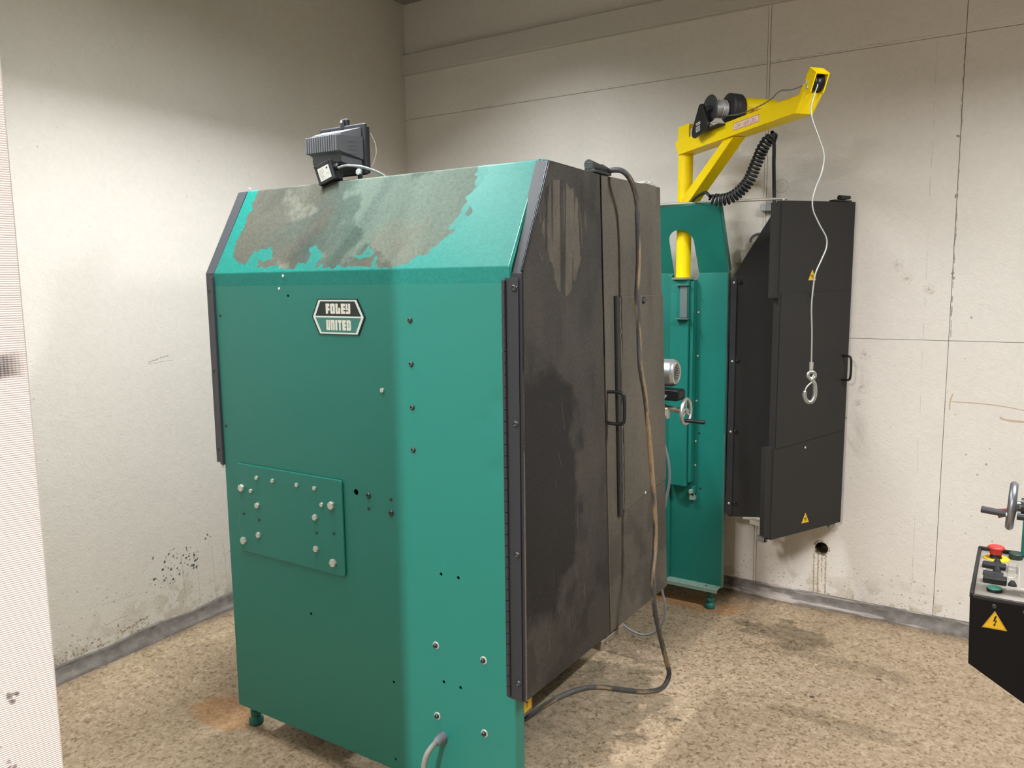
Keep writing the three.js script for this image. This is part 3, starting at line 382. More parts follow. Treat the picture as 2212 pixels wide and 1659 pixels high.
// folding doors. Near pair, closed, in the plane x = FX; polygons in [z, y]
const FX = -1.095, DT = 0.04;
const door = (name, poly, X, mat, lab, bev = 0.003) => part(machine, name, plateX(poly, X, DT, bev), mat, lab);
const A = door('door_leaf', [[-1.747, 0.455], [-1.747, 1.622], [-1.889, 1.925], [-2.1875, 1.919], [-2.2705, 0.445]], FX, doorMat, 'black door leaf with smeared dust, hinged at the green end panel');
const B = door('door_leaf', [[-2.1935, 1.919], [-2.2765, 0.445], [-2.768, 0.443], [-2.652, 1.924]], FX, doorMat, 'black dusty door leaf with a riveted patch and handle');
{
  // hinge side of the first leaf: flange, strap with knuckles and screws
  const fl = part(A, 'edge_flange', [plateXY([[-1.137, 0.455], [-1.098, 0.452], [-1.098, 1.624], [-1.137, 1.626]], -1.7455, 0.002), by(slab([[-1.137, 0], [-1.098, 0], [-1.098, 0.332], [-1.137, 0.336]], 0.002, 0), frame([0, 1.623, -1.7455], [1, 0, 0], [0, 0.906, -0.4247], [0, 0.4247, 0.906]))], frameBlack, 'dark edge flange that follows the slope');
  part(A, 'glossy_edge_rod', tube([[FX - 0.002, 1.63, -1.747], [FX - 0.002, 1.7, -1.7795], [FX - 0.002, 1.92, -1.8845]], 0.0042, 20, 10), new THREE.MeshPhysicalMaterial({ color: 0x3a3d40, roughness: 0.18, metalness: 0.6 }), 'added glossy rod along the sloped edge that catches the highlight');  // glossy rod added to catch the highlight along the slope edge
  part(A, 'hinge_strap', [plateXY([[-1.146, 0.455], [-1.105, 0.452], [-1.105, 1.612], [-1.146, 1.614]], -1.739, 0.004, 0.0008)], frameBlack, 'long black piano hinge');
  const kn = (() => { const g = rod([0, 0, 0], [0, 0.029, 0], 0.0065, 0.0065, 12); return g; })();
  for (let i = 0; i < 37; i++) put(A, 'hinge_knuckle', kn, frameBlack, [-1.147, 0.462 + i * 0.031, -1.737]);
  for (const y of [1.587, 1.231, 0.873, 0.506]) put(A, 'button_screw', G.dome2, darkSteel, [-1.116, y, -1.739]);
  // patch plate, strip, handle, screws on the second leaf
  part(B, 'patch_plate', plateX([[-2.302, 1.553], [-2.353, 0.832], [-2.55, 0.847 + 0.01], [-2.733, 0.87], [-2.679, 1.552]], FX + 0.004, 0.004, 0.001), doorMat, 'thin patch plate');
  const rg = rng(12), ragged = []; for (let i = 0; i < 60; i++) { const t = i / 60, z = mix(-2.311, -2.347, t), y = mix(1.55, 0.84, t); ragged.push([FX + 0.009 + rg() * 0.002, y, z + (rg() - 0.5) * 0.004]); }
  part(B, 'edge_strip', plateX([[-2.284, 1.556], [-2.312, 1.556], [-2.347, 0.834], [-2.321, 0.834]], FX + 0.01, 0.011, 0.003), black, 'black rubber strip'); part(B, 'strip_bead', tube(ragged, 0.0024, 120, 6), std(0x5d5953, 0.7), 'frayed grey bead along the strip');
  part(B, 'handle', tube([[FX, 1.257, -2.243], [FX + 0.045, 1.257, -2.243], [FX + 0.055, 1.252, -2.243], [FX + 0.058, 1.24, -2.243], [FX + 0.058, 1.175, -2.244], [FX + 0.055, 1.162, -2.244], [FX + 0.045, 1.157, -2.244], [FX, 1.157, -2.244]], 0.0055, 70, 12), black, 'black bow handle');
  const side = [0, Math.PI / 2, 0]; put(B, 'bolt', G.med, darkSteel, [FX + 0.004, 1.538, -2.505], side); put(B, 'screw', G.rivet, zinc, [FX + 0.003, 0.862, -2.541], side);
  part(B, 'bottom_latch', [box(FX - 0.03, FX - 0.004, 0.418, 0.436, -2.35, -2.21, 0.004), box(FX - 0.034, FX + 0.004, 0.412, 0.446, -2.225, -2.205, 0.003), box(FX - 0.034, FX + 0.004, 0.415, 0.446, -2.368, -2.335, 0.003), rod([FX - 0.015, 0.427, -2.24], [FX + 0.01, 0.427, -2.24], 0.005)], std(0x8b8072, 0.5, 0.4), 'grey bolt latch under the door seam');
  part(B, 'top_latch', [box(FX - 0.05, FX + 0.002, 1.922, 1.931, -2.262, -2.15, 0.002), rod([FX - 0.02, 1.946, -2.15], [FX - 0.02, 1.94, -2.245], 0.014, 0.012), rod([FX - 0.02, 1.94, -2.24], [FX - 0.02, 1.938, -2.27], 0.017, 0.013, 6), box(FX - 0.034, FX - 0.006, 1.928, 1.954, -2.166, -2.15, 0.004)], darkSteel, 'dark clamp and cable gland on top of the doors');
  // rear doors, of which only the edge shows at the left
  const R1 = part(machine, 'rear_door', plateX([[-1.75, 0.984], [-1.75, 1.645], [-1.905, 1.931], [-2.7, 1.92], [-2.7, 0.984]], -2.333, 0.046, 0.003), frameBlack, 'black rear door edge beside the green panel');
  part(R1, 'edge_flange', [plateXY([[-2.378, 0.984], [-2.334, 0.984], [-2.334, 1.642], [-2.378, 1.646]], -1.744, 0.004, 0.001), by(slab([[-2.378, 0], [-2.334, 0], [-2.334, 0.325], [-2.378, 0.325]], 0.004, 0.001), frame([0, 1.644, -1.744], [1, 0, 0], [0, 0.879, -0.476], [0, 0.476, 0.879])), plateXY([[-2.344, 0.98], [-2.33, 0.98], [-2.33, 1.632], [-2.344, 1.632]], -1.732, 0.014, 0.002)], std(0x45474b, 0.5));
  for (const y of [1.587, 1.309, 1.031]) put(R1, 'rivet', G.rivet, frameBlack, [-2.362, y, -1.744]);
  put(R1, 'rivet', G.rivet, zinc, [-2.337, 0.975, -1.738]); put(R1, 'screw', G.rivet, zinc, [-2.325, 1.94, -1.905], [-Math.PI / 2, 0, 0]);
}
function plateXY(p, z, d, b = 0) { const g = slab(p, d, b); g.translate(0, 0, z); return g; }
{ // far pair, folded open against the back wall
  const H = [-1.165, 0, -3.722], S = [-0.685, 0, -3.928], E = [-0.905, 0, -3.49];
  const u1 = V(S[0] - H[0], 0, S[2] - H[2]).normalize(), m1 = frame(H, u1.toArray(), [0, 1, 0], [-u1.z, 0, u1.x]);
  const L1 = part(machine, 'door_leaf', by(slab([[0.004, 0.46], [0.004, 1.628], [0.18, 1.925], [0.5, 1.925], [0.5, 0.46]], 0.02, 0.002), m1), farDoorMat, 'inner face of the far door leaf');
  part(L1, 'bottom_flange', by(box(0.07, 0.5, 0.452, 0.46, -0.03, 0.012, 0.001), m1), std(0xc9bfae, 0.7), 'pale bottom flange');
  part(L1, 'hinge_strap', [by(box(-0.012, 0.016, 0.47, 1.612, -0.004, 0.006, 0.002), m1)], frameBlack);
  const rot1 = [0, Math.atan2(-u1.z, u1.x), 0]; const at1 = (s, y, d = 0.001) => V(s, y, d).applyMatrix4(m1).toArray();
  for (const [s, y] of [[0.03, 1.59], [0.028, 1.22], [0.026, 0.88], [0.03, 0.527]]) put(L1, 'button_screw', G.dome2, black, at1(s, y), rot1);
  for (const y of [1.59, 1.22, 0.88, 0.527]) put(L1, 'rivet', G.rivet, zinc, at1(0.002, y, 0.007), rot1);
  const u2 = V(S[0] - E[0], 0, S[2] - E[2]).normalize(), m2 = frame(E, u2.toArray(), [0, 1, 0], [-u2.z, 0, u2.x]), at2 = (s, y, d = 0.001) => V(s, y, d).applyMatrix4(m2).toArray(), rot2 = [0, Math.atan2(-u2.z, u2.x), 0];
  const L2 = part(machine, 'door_leaf', by(slab([[0.01, 0.448], [0.486, 0.453], [0.499, 1.947], [0.017, 1.934]], 0.03, 0.002), m2), farDoorMat, 'folded back far door leaf with two small warning stickers');
  const mf = m2.clone().multiply(new THREE.Matrix4().makeTranslation(0, 0, -0.004));
  part(L2, 'edge_flange', by(slab([[-0.02, 1.524], [0.016, 1.52], [0.019, 1.93], [-0.018, 1.924]], 0.025, 0.001), mf), farDoorMat); part(L2, 'edge_flange', by(slab([[-0.03, 0.47], [0.012, 0.45], [0.013, 0.87], [-0.034, 0.872]], 0.025, 0.001), mf), farDoorMat);
  part(L2, 'patch_plate', by(slab([[0.02, 0.86], [0.48, 0.9], [0.486, 1.546], [0.026, 1.544]], 0.004, 0.001), m2.clone().multiply(new THREE.Matrix4().makeTranslation(0, 0, 0.0035))), farDoorMat);
  put(L2, 'bolt', G.med, darkSteel, at2(0.221, 1.534, 0.003), rot2); put(L2, 'screw', G.rivet, zinc, at2(0.216, 0.846), rot2);
  part(L2, 'handle', by(tube([[0.448, 1.25, 0], [0.448, 1.25, 0.03], [0.452, 1.247, 0.04], [0.452, 1.235, 0.045], [0.452, 1.155, 0.045], [0.452, 1.143, 0.04], [0.448, 1.14, 0.03], [0.448, 1.14, 0]], 0.0055, 60, 10), m2), black, 'black bow handle');
  part(L2, 'top_latch', by(mergeGeometries([clean(box(0.355, 0.47, 1.945, 1.952, -0.03, 0.002)), clean(rod([0.4, 1.962, -0.012], [0.47, 1.966, -0.012], 0.012, 0.008))]), m2), black); part(L2, 'bottom_tab', by(box(0.415, 0.455, 0.434, 0.452, -0.02, -0.004, 0.003), m2), std(0x77726a, 0.6));
  const square = (x0, x1, y0, y1, z0, z1) => by(mergeGeometries([box(x0, x1, y0, y0 + 0.003, z0, z1), box(x0, x1, y1 - 0.003, y1, z0, z1), box(x0, x0 + 0.003, y0, y1, z0, z1), box(x1 - 0.003, x1, y0, y1, z0, z1)].map(clean)), m2);
  const lt = part(L2, 'latch_tube', square(-0.012, 0.012, 0.5, 0.523, -0.105, -0.03), std(0xb5ad9c, 0.5, 0.3), 'pale square latch tube behind the door edge'); part(lt, 'end_cap', by(box(-0.011, 0.011, 0.501, 0.522, -0.104, -0.1, 0.001), m2), std(0xdad2c0, 0.6));
  const l2 = part(L2, 'latch_tube', square(0.0, 0.024, 0.428, 0.453, -0.075, -0.03), std(0x8f8c86, 0.5, 0.4), 'grey square latch tube under the door edge');
  const warn = print(220, 192, (c, w, h) => { c.fillStyle = '#e2b91c'; c.fillRect(0, 0, w, h); c.strokeStyle = '#2a230c'; c.lineWidth = 12; c.lineCap = 'round'; c.beginPath(); c.moveTo(70, 108); c.quadraticCurveTo(110, 84, 140, 150); c.stroke(); c.lineWidth = 9; for (const [a, b] of [[100, 150], [116, 158], [134, 166]]) { c.beginPath(); c.moveTo(a - 4, 108); c.lineTo(a, b); c.stroke(); } c.beginPath(); c.moveTo(118, 88); c.lineTo(150, 116); c.stroke(); });
  const tri = (w, h) => { const g = slab([[-w / 2, 0], [w / 2, 0], [0, h]], 0.0008); return unitUV(g, -w / 2, w / 2, 0, h); };
  for (const [s, y] of [[0.222, 1.597], [0.234, 0.492]]) part(L2, 'warning_sticker', by(tri(0.05, 0.047), m2.clone().multiply(new THREE.Matrix4().makeTranslation(s, y, 0.0012))), warn, 'small yellow triangle with a crushed hand sign');
  part(machine, 'stay_rod', [rod([-1.6, 1.952, -3.5], [-0.915, 1.956, -3.66], 0.006), rod([-0.93, 1.957, -3.655], [-0.93, 1.925, -3.655], 0.008)], std(0xc4c2ba, 0.4, 0.5), 'pale steel rod across the opening to the far door');
  part(machine, 'stay_bracket', [box(-1.175, -1.14, 1.937, 1.945, -2.72, -2.62), box(-1.17, -1.145, 1.92, 1.95, -2.705, -2.68)], std(0xc9c7c0, 0.45, 0.4), 'pale bracket on top of the near door');
}
{ // sticker box behind the foot of the near door
  const eb = part(machine, 'terminal_box', [box(-1.4, -1.152, 0.352, 0.62, -1.872, -1.79, 0.004)], std(0x6a5f50, 0.6), 'brownish terminal box below the near door');
  const bolt = print(256, 256, (c, w, h) => { c.fillStyle = '#e3b80f'; c.fillRect(0, 0, w, h); c.strokeStyle = '#1b1708'; c.lineWidth = 16; c.beginPath(); c.moveTo(128, 60); c.lineTo(104, 130); c.lineTo(150, 126); c.lineTo(124, 200); c.stroke(); });
  const g = label(0.05, 0.055); g.rotateY(Math.PI / 2); g.translate(-1.1515, 0.393, -1.838); part(eb, 'warning_sticker', g, bolt, 'yellow sticker partly hidden by the door');
}
{ // grinding head that shows past the edge of the near door
  const c = part(machine, 'grinding_carriage', [box(-1.75, -1.5, 0.5, 1.32, -3.15, -2.9, 0.01), box(-1.55, -1.2, 1.08, 1.11, -3.0, -2.92, 0.005), box(-2.1, -1.7, 0.48, 0.6, -3.2, -2.85, 0.01)], tealPlain);
  const my = 1.243, mz = -2.945;
  const mo = part(c, 'motor', [by(lathe([[0.0001, 0], [0.05, 0], [0.0535, 0.01], [0.0535, 0.2], [0.05, 0.214], [0.042, 0.219], [0.032, 0.219], [0.031, 0.21], [0.0001, 0.21]], 48), frame([-1.355, my, mz], [0, 0, -1], [1, 0, 0], [0, -1, 0]))], aluminium, 'silver motor with a slotted end');
  const slats = []; for (let i = -4; i <= 4; i++) { const y = i * 0.0066, w = Math.sqrt(Math.max(0, 0.031 ** 2 - y * y)); slats.push(box(-1.141, -1.1365, my + y - 0.0017, my + y + 0.0017, mz - w, mz + w, 0.0008)); }
  part(mo, 'grille', slats, steel); part(mo, 'fan_well', by(lathe([[0.0001, 0], [0.03, 0]], 24), frame([-1.1435, my, mz], [0, 0, -1], [1, 0, 0], [0, -1, 0])), voidBlack);
  const bb = part(c, 'switch_box', plateXY([[-1.33, 1.135], [-1.125, 1.135], [-1.115, 1.145], [-1.115, 1.172], [-1.125, 1.178], [-1.33, 1.186]], -2.915, 0.07, 0.005), black, 'black box with a grey label');
  part(bb, 'plate', plateXY([[-1.33, 1.162], [-1.165, 1.158], [-1.17, 1.146], [-1.33, 1.146]], -2.9142, 0.001), std(0x8f9294, 0.5));
  const hx = -1.105, hy = 1.09, hz = -2.965, hm = frame([hx, hy, hz], [0, 0, -1], [1, 0, 0], [0, -1, 0]);
  part(c, 'bracket', [box(-1.22, -1.165, 1.06, 1.105, -2.952, -2.92, 0.004), rod([-1.2, 1.1, -2.96], [-1.105, 1.09, -2.965], 0.012), box(-1.205, -1.19, 1.1, 1.14, -2.95, -2.92), rod([-1.178, 1.077, -2.921], [-1.178, 1.077, -2.914], 0.009)], std(0xb4ad9d, 0.45, 0.3), 'beige clamp bracket');
  const hw = part(c, 'handwheel', [by((() => { const g = new THREE.TorusGeometry(0.049, 0.0075, 16, 48); g.rotateX(Math.PI / 2); return g; })(), hm), ...[0, 1, 2].map((k) => { const a = k * 2.094 + 0.5; return by(rod([0, -0.004, 0], [0.047 * Math.cos(a), 0, 0.047 * Math.sin(a)], 0.005, 0.004, 10), hm); }), by(rod([0, -0.012, 0], [0, 0.008, 0], 0.012), hm)], aluminium, 'small silver handwheel');
  part(hw, 'crank_grip', [rod([hx, hy - 0.031, hz + 0.03], [hx + 0.012, hy - 0.031, hz + 0.03], 0.006), rod([hx + 0.012, hy - 0.031, hz + 0.03], [hx + 0.085, hy - 0.033, hz + 0.02], 0.0075, 0.0085)], black, 'black crank grip');
}

// ---------------------------------------------------------------- jib crane; local axes: x along the boom, z towards its labelled side
const CB = [-1.385, 2.185, -3.66], CM = frame(CB, [0.7636, 0, 0.6457], [0, 1, 0], [-0.6457, 0, 0.7636]);
const inC = (g) => by(Array.isArray(g) ? mergeGeometries(g.map(clean)) : g, CM), slabZ = (p, z0, z1, b = 0.001) => { const g = slab(p, z1 - z0, b); g.translate(0, 0, z1); return g; };
const atC = (x, y, z) => V(x, y, z).applyMatrix4(CM).toArray(), CROT = [0, Math.atan2(-0.6457, 0.7636), 0];
{
  const crane = thing('jib_crane', 'yellow swivel crane with winch rising behind the green machine', 'crane', [-1.392, 0.6, ZF + 0.035]);
  part(crane, 'post', [rod([-1.392, 1.612, ZF + 0.035], [-1.386, 2.19, -3.662], 0.0345, 0.0345, 40), box(-1.447, -1.4, 1.755, 1.85, -3.74, -3.73, 0.002)], yellow, 'round yellow post');
  const side = [[-0.036, 0.062], [0.0, 0], [0.86, 0.016], [0.912, 0.078]];
  const tilt = [[0, 0], [0.86, 0.016], [0.8595, 0.021], [0, 0.005]];
  part(crane, 'boom', inC([slabZ(side, 0.035, 0.04), slabZ(side, -0.04, -0.035), slabZ(tilt, -0.036, 0.036, 0.0005), slabZ([[0.855, 0.016], [0.86, 0.016], [0.912, 0.078], [0.906, 0.078]], -0.039, 0.039), slabZ([[0.8, 0.071], [0.908, 0.0745], [0.91, 0.079], [0.8, 0.076]], -0.04, 0.04)]), yellow, 'yellow channel boom rising to the right');
  part(crane, 'brace', inC(slabZ([[0.035, -0.226], [0.062, -0.236], [0.445, 0.006], [0.37, 0.008], [0.0, -0.21], [0.0, -0.25]], -0.03, 0.028, 0.003)), yellow, 'yellow diagonal brace');
  part(crane, 'end_box', inC([slabZ([[-0.02, 0.05], [0.08, 0.05], [0.081, 0.128], [-0.019, 0.128]], 0.028, 0.032), slabZ([[-0.02, 0.05], [-0.015, 0.05], [-0.014, 0.128], [-0.019, 0.128]], -0.03, 0.03), slabZ([[-0.019, 0.123], [0.081, 0.123], [0.081, 0.128], [-0.019, 0.128]], -0.03, 0.03)]), yellow);
  const head = part(crane, 'sheave_head', inC([slabZ([[0.864, 0.074], [0.925, 0.162], [0.962, 0.136], [0.932, 0.074]], 0.024, 0.029, 0.0015), slabZ([[0.864, 0.074], [0.925, 0.162], [0.962, 0.136], [0.932, 0.074]], -0.029, -0.024, 0.0015), slabZ([[0.925, 0.162], [0.962, 0.136], [0.959, 0.132], [0.922, 0.158]], -0.029, 0.029), slabZ([[0.864, 0.074], [0.868, 0.074], [0.929, 0.159], [0.925, 0.162]], -0.029, 0.029)]), yellow, 'leaning yellow box at the boom tip');
  part(head, 'sheave', inC(by(lathe([[0.004, -0.02], [0.033, -0.02], [0.024, -0.004], [0.024, 0.004], [0.033, 0.02], [0.004, 0.02]], 32), frame([0.915, 0.113, 0], [1, 0, 0], [0, 0, 1], [0, -1, 0]))), black); put(head, 'bolt', G.small, zinc, atC(0.91, 0.113, 0.0295), CROT);  // oversized black sheave also fills the head's opening with painted shade
  put(head, 'bolt', G.small, zinc, atC(0.916, 0.095, 0.029), CROT);
  const cap = print(720, 130, (c, w, h) => { c.fillStyle = '#f0dccf'; c.fillRect(0, 0, w, h); c.strokeStyle = '#c04a40'; c.lineWidth = 9; c.strokeRect(7, 7, w - 14, h - 14); c.fillStyle = '#b8473e'; c.font = '88px sans-serif'; c.textAlign = 'center'; c.textBaseline = 'middle'; c.setTransform(1.12, 0, 0, 1, -0.06 * w, 0); c.fillText('CAP. 400 LBS.', w / 2, h / 2 + 4); });
  part(crane, 'capacity_label', inC(by(label(0.181, 0.03), frame([0.551, 0.0415, 0.0406], [0.9998, 0.0186, 0], [-0.0186, 0.9998, 0], [0, 0, 1]))), cap, 'white label with red print reading CAP. 400 LBS.');
  const wn = part(crane, 'winch', inC([slabZ([[0.19, 0.056], [0.4, 0.06], [0.4, 0.066], [0.19, 0.062]], -0.1, 0.075, 0.001), rod([0.31, 0.145, -0.05], [0.31, 0.145, 0.075], 0.012)]), blackMatte, 'black winch with steel rope');
  const ts = new THREE.Shape(); ts.moveTo(0.215, 0.036); ts.lineTo(0.315, 0.05); ts.quadraticCurveTo(0.335, 0.06, 0.33, 0.085); ts.lineTo(0.285, 0.165); ts.quadraticCurveTo(0.268, 0.178, 0.255, 0.165); ts.lineTo(0.2, 0.075); ts.quadraticCurveTo(0.19, 0.045, 0.215, 0.036);
  const tp = part(wn, 'side_plate', inC(slabZ(ts, 0.07, 0.085, 0.004)), black, 'black triangular side plate');
  part(wn, 'flange', inC(by(lathe([[0.012, -0.002], [0.056, -0.004], [0.058, -0.001], [0.056, 0.003], [0.012, 0.003]], 48), frame([0.292, 0.148, 0.05], [1, 0, 0], [0, 0, 1], [0, -1, 0]))), std(0x4c4f52, 0.45, 0.5), 'dark drum flange');
  part(wn, 'gear_housing', inC(by(lathe([[0.0001, -0.055], [0.05, -0.055], [0.06, -0.045], [0.061, -0.014], [0.058, -0.012], [0.058, -0.006], [0.062, -0.004], [0.062, 0.004], [0.055, 0.008], [0.0001, 0.008]], 48), frame([0.315, 0.149, -0.03], [1, 0, 0], [0, 0, 1], [0, -1, 0]))), std(0x3c3a3a, 0.5, 0.3), 'dark round gear housing');
  const wrap = []; for (let i = 0; i <= 330; i++) { const t = i / 330, a = t * Math.PI * 2 * 22, q = Math.abs(((t * 3) % 2) - 1); const rr = 0.031 + 0.004 * vn(t * 30, 4) + (t > 0.5 ? 0.003 : 0); wrap.push([0.3 + Math.cos(a) * rr, 0.147 + Math.sin(a) * rr, mix(0.043, -0.018, q)]); }
  part(wn, 'wound_rope', inC([tube(wrap, 0.0023, 1500, 5), by(lathe([[0.03, -0.035], [0.03, 0.035]], 32), frame([0.3, 0.147, 0.015], [1, 0, 0], [0, 0, 1], [0, -1, 0]))]), std(0xdedede, 0.35, 0.4), 'bright steel rope wound on the drum');
  const motor = part(wn, 'motor', inC(by(lathe([[0.0001, -0.17], [0.03, -0.17], [0.037, -0.16], [0.041, -0.14], [0.041, 0], [0.0001, 0]], 40), frame([0.335, 0.15, -0.085], [1, 0, 0], [0, 0, 1], [0, -1, 0]))), yellow, 'yellow winch motor');
  const ac = print(512, 150, (c, w, h) => { c.fillStyle = '#e3b41a'; c.fillRect(0, 0, w, h); c.fillStyle = '#8c3a12'; c.font = 'bold 128px sans-serif'; c.textAlign = 'center'; c.textBaseline = 'middle'; c.fillText('AC1500', w / 2, h / 2 + 6); });
  { // print wrapped on the motor's barrel
    const g = new THREE.CylinderGeometry(0.0413, 0.0413, 0.1, 12, 1, true, 0, 0.62), p = g.attributes.position, u = g.attributes.uv; const U = []; for (let i = 0; i < p.count; i++) U.push([u.getX(i), u.getY(i)]); U.forEach(([a, b], i) => u.setXY(i, 1 - b, a));
    // cylinder axis -> local z of the crane; the print faces up and towards -x
    by(g, new THREE.Matrix4().makeRotationY(-0.2)); part(motor, 'motor_print', inC(by(g, frame([0.335, 0.15, -0.145], [0.6, 0.8, 0], [0, 0, 1], [0.8, -0.6, 0]))), ac);
  }
  const wl = print(200, 220, (c, w, h) => { c.fillStyle = '#17181a'; c.fillRect(0, 0, w, h); c.fillStyle = '#d8d8d4'; c.fillRect(20, 20, 150, 22); c.fillRect(36, 54, 140, 16); c.strokeStyle = '#d8d8d4'; c.lineWidth = 14; c.strokeRect(24, 100, 120, 80); c.fillStyle = '#8f8f8c'; c.fillRect(36, 112, 96, 56); });
  part(tp, 'plate_label', inC(by(label(0.05, 0.05), frame([0.258, 0.076, 0.0856], [0.99, 0.12, 0], [-0.12, 0.99, 0], [0, 0, 1]))), wl, 'black label with white bars');
  part(wn, 'rope_guide', inC([rod([0.33, 0.078, 0.07], [0.33, 0.078, -0.06], 0.006), rod([0.35, 0.07, 0.07], [0.35, 0.07, -0.06], 0.005)]), zinc);
  part(crane, 'wire_rope', inC(tube([[0.325, 0.112, 0.0], [0.45, 0.098, 0], [0.581, 0.101, 0], [0.66, 0.112, 0], [0.701, 0.127, 0], [0.73, 0.128, 0], [0.758, 0.122, 0], [0.8, 0.117, 0], [0.854, 0.118, 0], [0.9, 0.128, 0], [0.92, 0.13, 0], [0.936, 0.115, 0]], 0.0026, 120, 8)), std(0x9d9d98, 0.4, 0.7), 'thin steel rope along the boom');
  const dn = [[-0.69,2.315,-3.075],[-0.677,2.303,-3.062],[-0.672,2.285,-3.055],[-0.679,2.259,-3.051],[-0.687,2.220,-3.046],[-0.689,2.196,-3.045],[-0.682,2.161,-3.049],[-0.661,2.099,-3.063],[-0.645,2.043,-3.073],[-0.649,1.986,-3.071],[-0.666,1.929,-3.059],[-0.675,1.880,-3.054],[-0.671,1.847,-3.056],[-0.651,1.798,-3.069],[-0.628,1.748,-3.084],[-0.627,1.715,-3.084],[-0.640,1.673,-3.076],[-0.657,1.623,-3.065],[-0.663,1.573,-3.062],[-0.666,1.505,-3.059],[-0.662,1.403,-3.062],[-0.660,1.292,-3.063]];
  part(crane, 'hanging_rope', tube(dn, 0.0028, 220, 8), std(0xc6c6c0, 0.4, 0.7), 'kinked steel rope hanging from the boom tip');
  const Hm = frame([-0.66, 1.302, -3.063], [0.84, 0, -0.543], [0, 1, 0], [0.543, 0, 0.84]), inH = (g) => by(Array.isArray(g) ? mergeGeometries(g.map(clean)) : g, Hm);
  const hk = part(crane, 'hook', inH([tube([[0.002, -0.072, 0], [0.013, -0.085, 0], [0.017, -0.108, 0], [0.016, -0.135, 0], [0.004, -0.155, 0], [-0.012, -0.152, 0], [-0.021, -0.135, 0], [-0.021, -0.118, 0]], 0.0078, 60, 12), by(new THREE.TorusGeometry(0.0135, 0.0062, 12, 32), new THREE.Matrix4().makeTranslation(0.002, -0.055, 0)), by(new THREE.SphereGeometry(0.0066, 14, 10), new THREE.Matrix4().makeTranslation(-0.021, -0.118, 0)), by(new THREE.SphereGeometry(0.0068, 14, 10), new THREE.Matrix4().makeTranslation(0.002, -0.072, 0))]), steel, 'bright steel lifting hook');
  part(hk, 'safety_latch', inH(tube([[0.006, -0.078, 0.003], [-0.008, -0.09, 0.003], [-0.018, -0.104, 0.002], [-0.02, -0.122, 0]], 0.0028, 20, 8)), zinc);
  part(hk, 'rope_eye', inH([tube([[0, -0.03, 0], [-0.007, -0.045, 0], [-0.009, -0.055, 0], [0.001, -0.064, 0], [0.009, -0.055, 0], [0.007, -0.045, 0], [0.001, -0.03, 0]], 0.0028, 50, 8)]), zinc);
  part(hk, 'ferrule', inH(rod([0, -0.006, 0], [0, -0.032, 0], 0.0075, 0.007, 18)), std(0xb9b4a4, 0.45, 0.5), 'pressed sleeve above the hook');
}
{ // coiled lead below the boom
  const cl = thing('coiled_cable', 'black coiled cable looping from the crane boom down beside the post', 'cable', [-1.1, 1.95, -3.5]);
  const c = new THREE.CatmullRomCurve3([[-0.97, 2.215, -3.585], [-0.983, 2.2, -3.577], [-1.003, 2.165, -3.567], [-1.016, 2.125, -3.557], [-1.032, 2.08, -3.547], [-1.05, 2.03, -3.536], [-1.08, 1.987, -3.515], [-1.12, 1.956, -3.489], [-1.163, 1.949, -3.461], [-1.19, 1.957, -3.445]].map((p) => V(...p))), n = 900, turns = 25, fr = c.computeFrenetFrames(n), pts = [];
  for (let i = 0; i <= n; i++) { const t = i / n, p = c.getPointAt(t), a = t * turns * Math.PI * 2, R = 0.022 * Math.min(1, 0.5 + t * 12, 0.5 + (1 - t) * 12); pts.push(p.addScaledVector(fr.normals[i], Math.cos(a) * R).addScaledVector(fr.binormals[i], Math.sin(a) * R).toArray()); }
  part(cl, 'coil', tube(pts, 0.0056, 2600, 7), rubber, 'tightly wound black coil');
  part(cl, 'tail', [tube([[-1.19, 1.965, -3.44], [-1.215, 1.985, -3.455], [-1.24, 1.98, -3.47], [-1.29, 1.968, -3.52], [-1.33, 1.96, -3.6]], 0.007, 30, 8), tube([[-0.985, 2.2, -3.57], [-0.96, 2.225, -3.585], [-0.955, 2.22, -3.6], [-0.97, 2.19, -3.62]], 0.006, 24, 8)], rubber);
  part(cl, 'straight_lead', tube([[-0.973, 2.235, -3.6], [-0.991, 2.2, -3.7], [-1.029, 2.13, -3.85], [-1.046, 2.04, -3.93], [-1.046, 1.935, -3.945]], 0.0085, 50, 10), std(0x3b4045, 0.6), 'straight dark lead running to the wall box');
  const wb = thing('wall_socket', 'small pale grey junction box on the back wall behind the far door', 'junction box', [-1.075, 1.95, ZB]);
  part(wb, 'housing', box(-1.11, -1.03, 1.93, 1.965, ZB, ZB + 0.04, 0.004), std(0xb5b6b6, 0.5)); part(wb, 'cover', box(-1.082, -1.034, 1.928, 1.967, ZB + 0.036, ZB + 0.048, 0.003), std(0x90918f, 0.5));
  const cond = thing('conduit_run', 'pale painted conduit boxes on the back wall above the far door hinge', 'junction box', [-1.17, 1.75, ZB]);
  part(cond, 'box_cover', box(-1.235, -1.16, 1.68, 1.748, ZB, ZB + 0.03, 0.012), plainPaint); part(cond, 'box_cover', box(-1.18, -1.12, 1.735, 1.785, ZB, ZB + 0.022, 0.01), plainPaint); part(cond, 'pipe_loop', tube([[-1.165, 1.78, ZB + 0.006], [-1.16, 1.805, ZB + 0.006], [-1.14, 1.822, ZB + 0.006], [-1.12, 1.825, ZB + 0.006]], 0.005, 20, 8), greyPlastic);
}

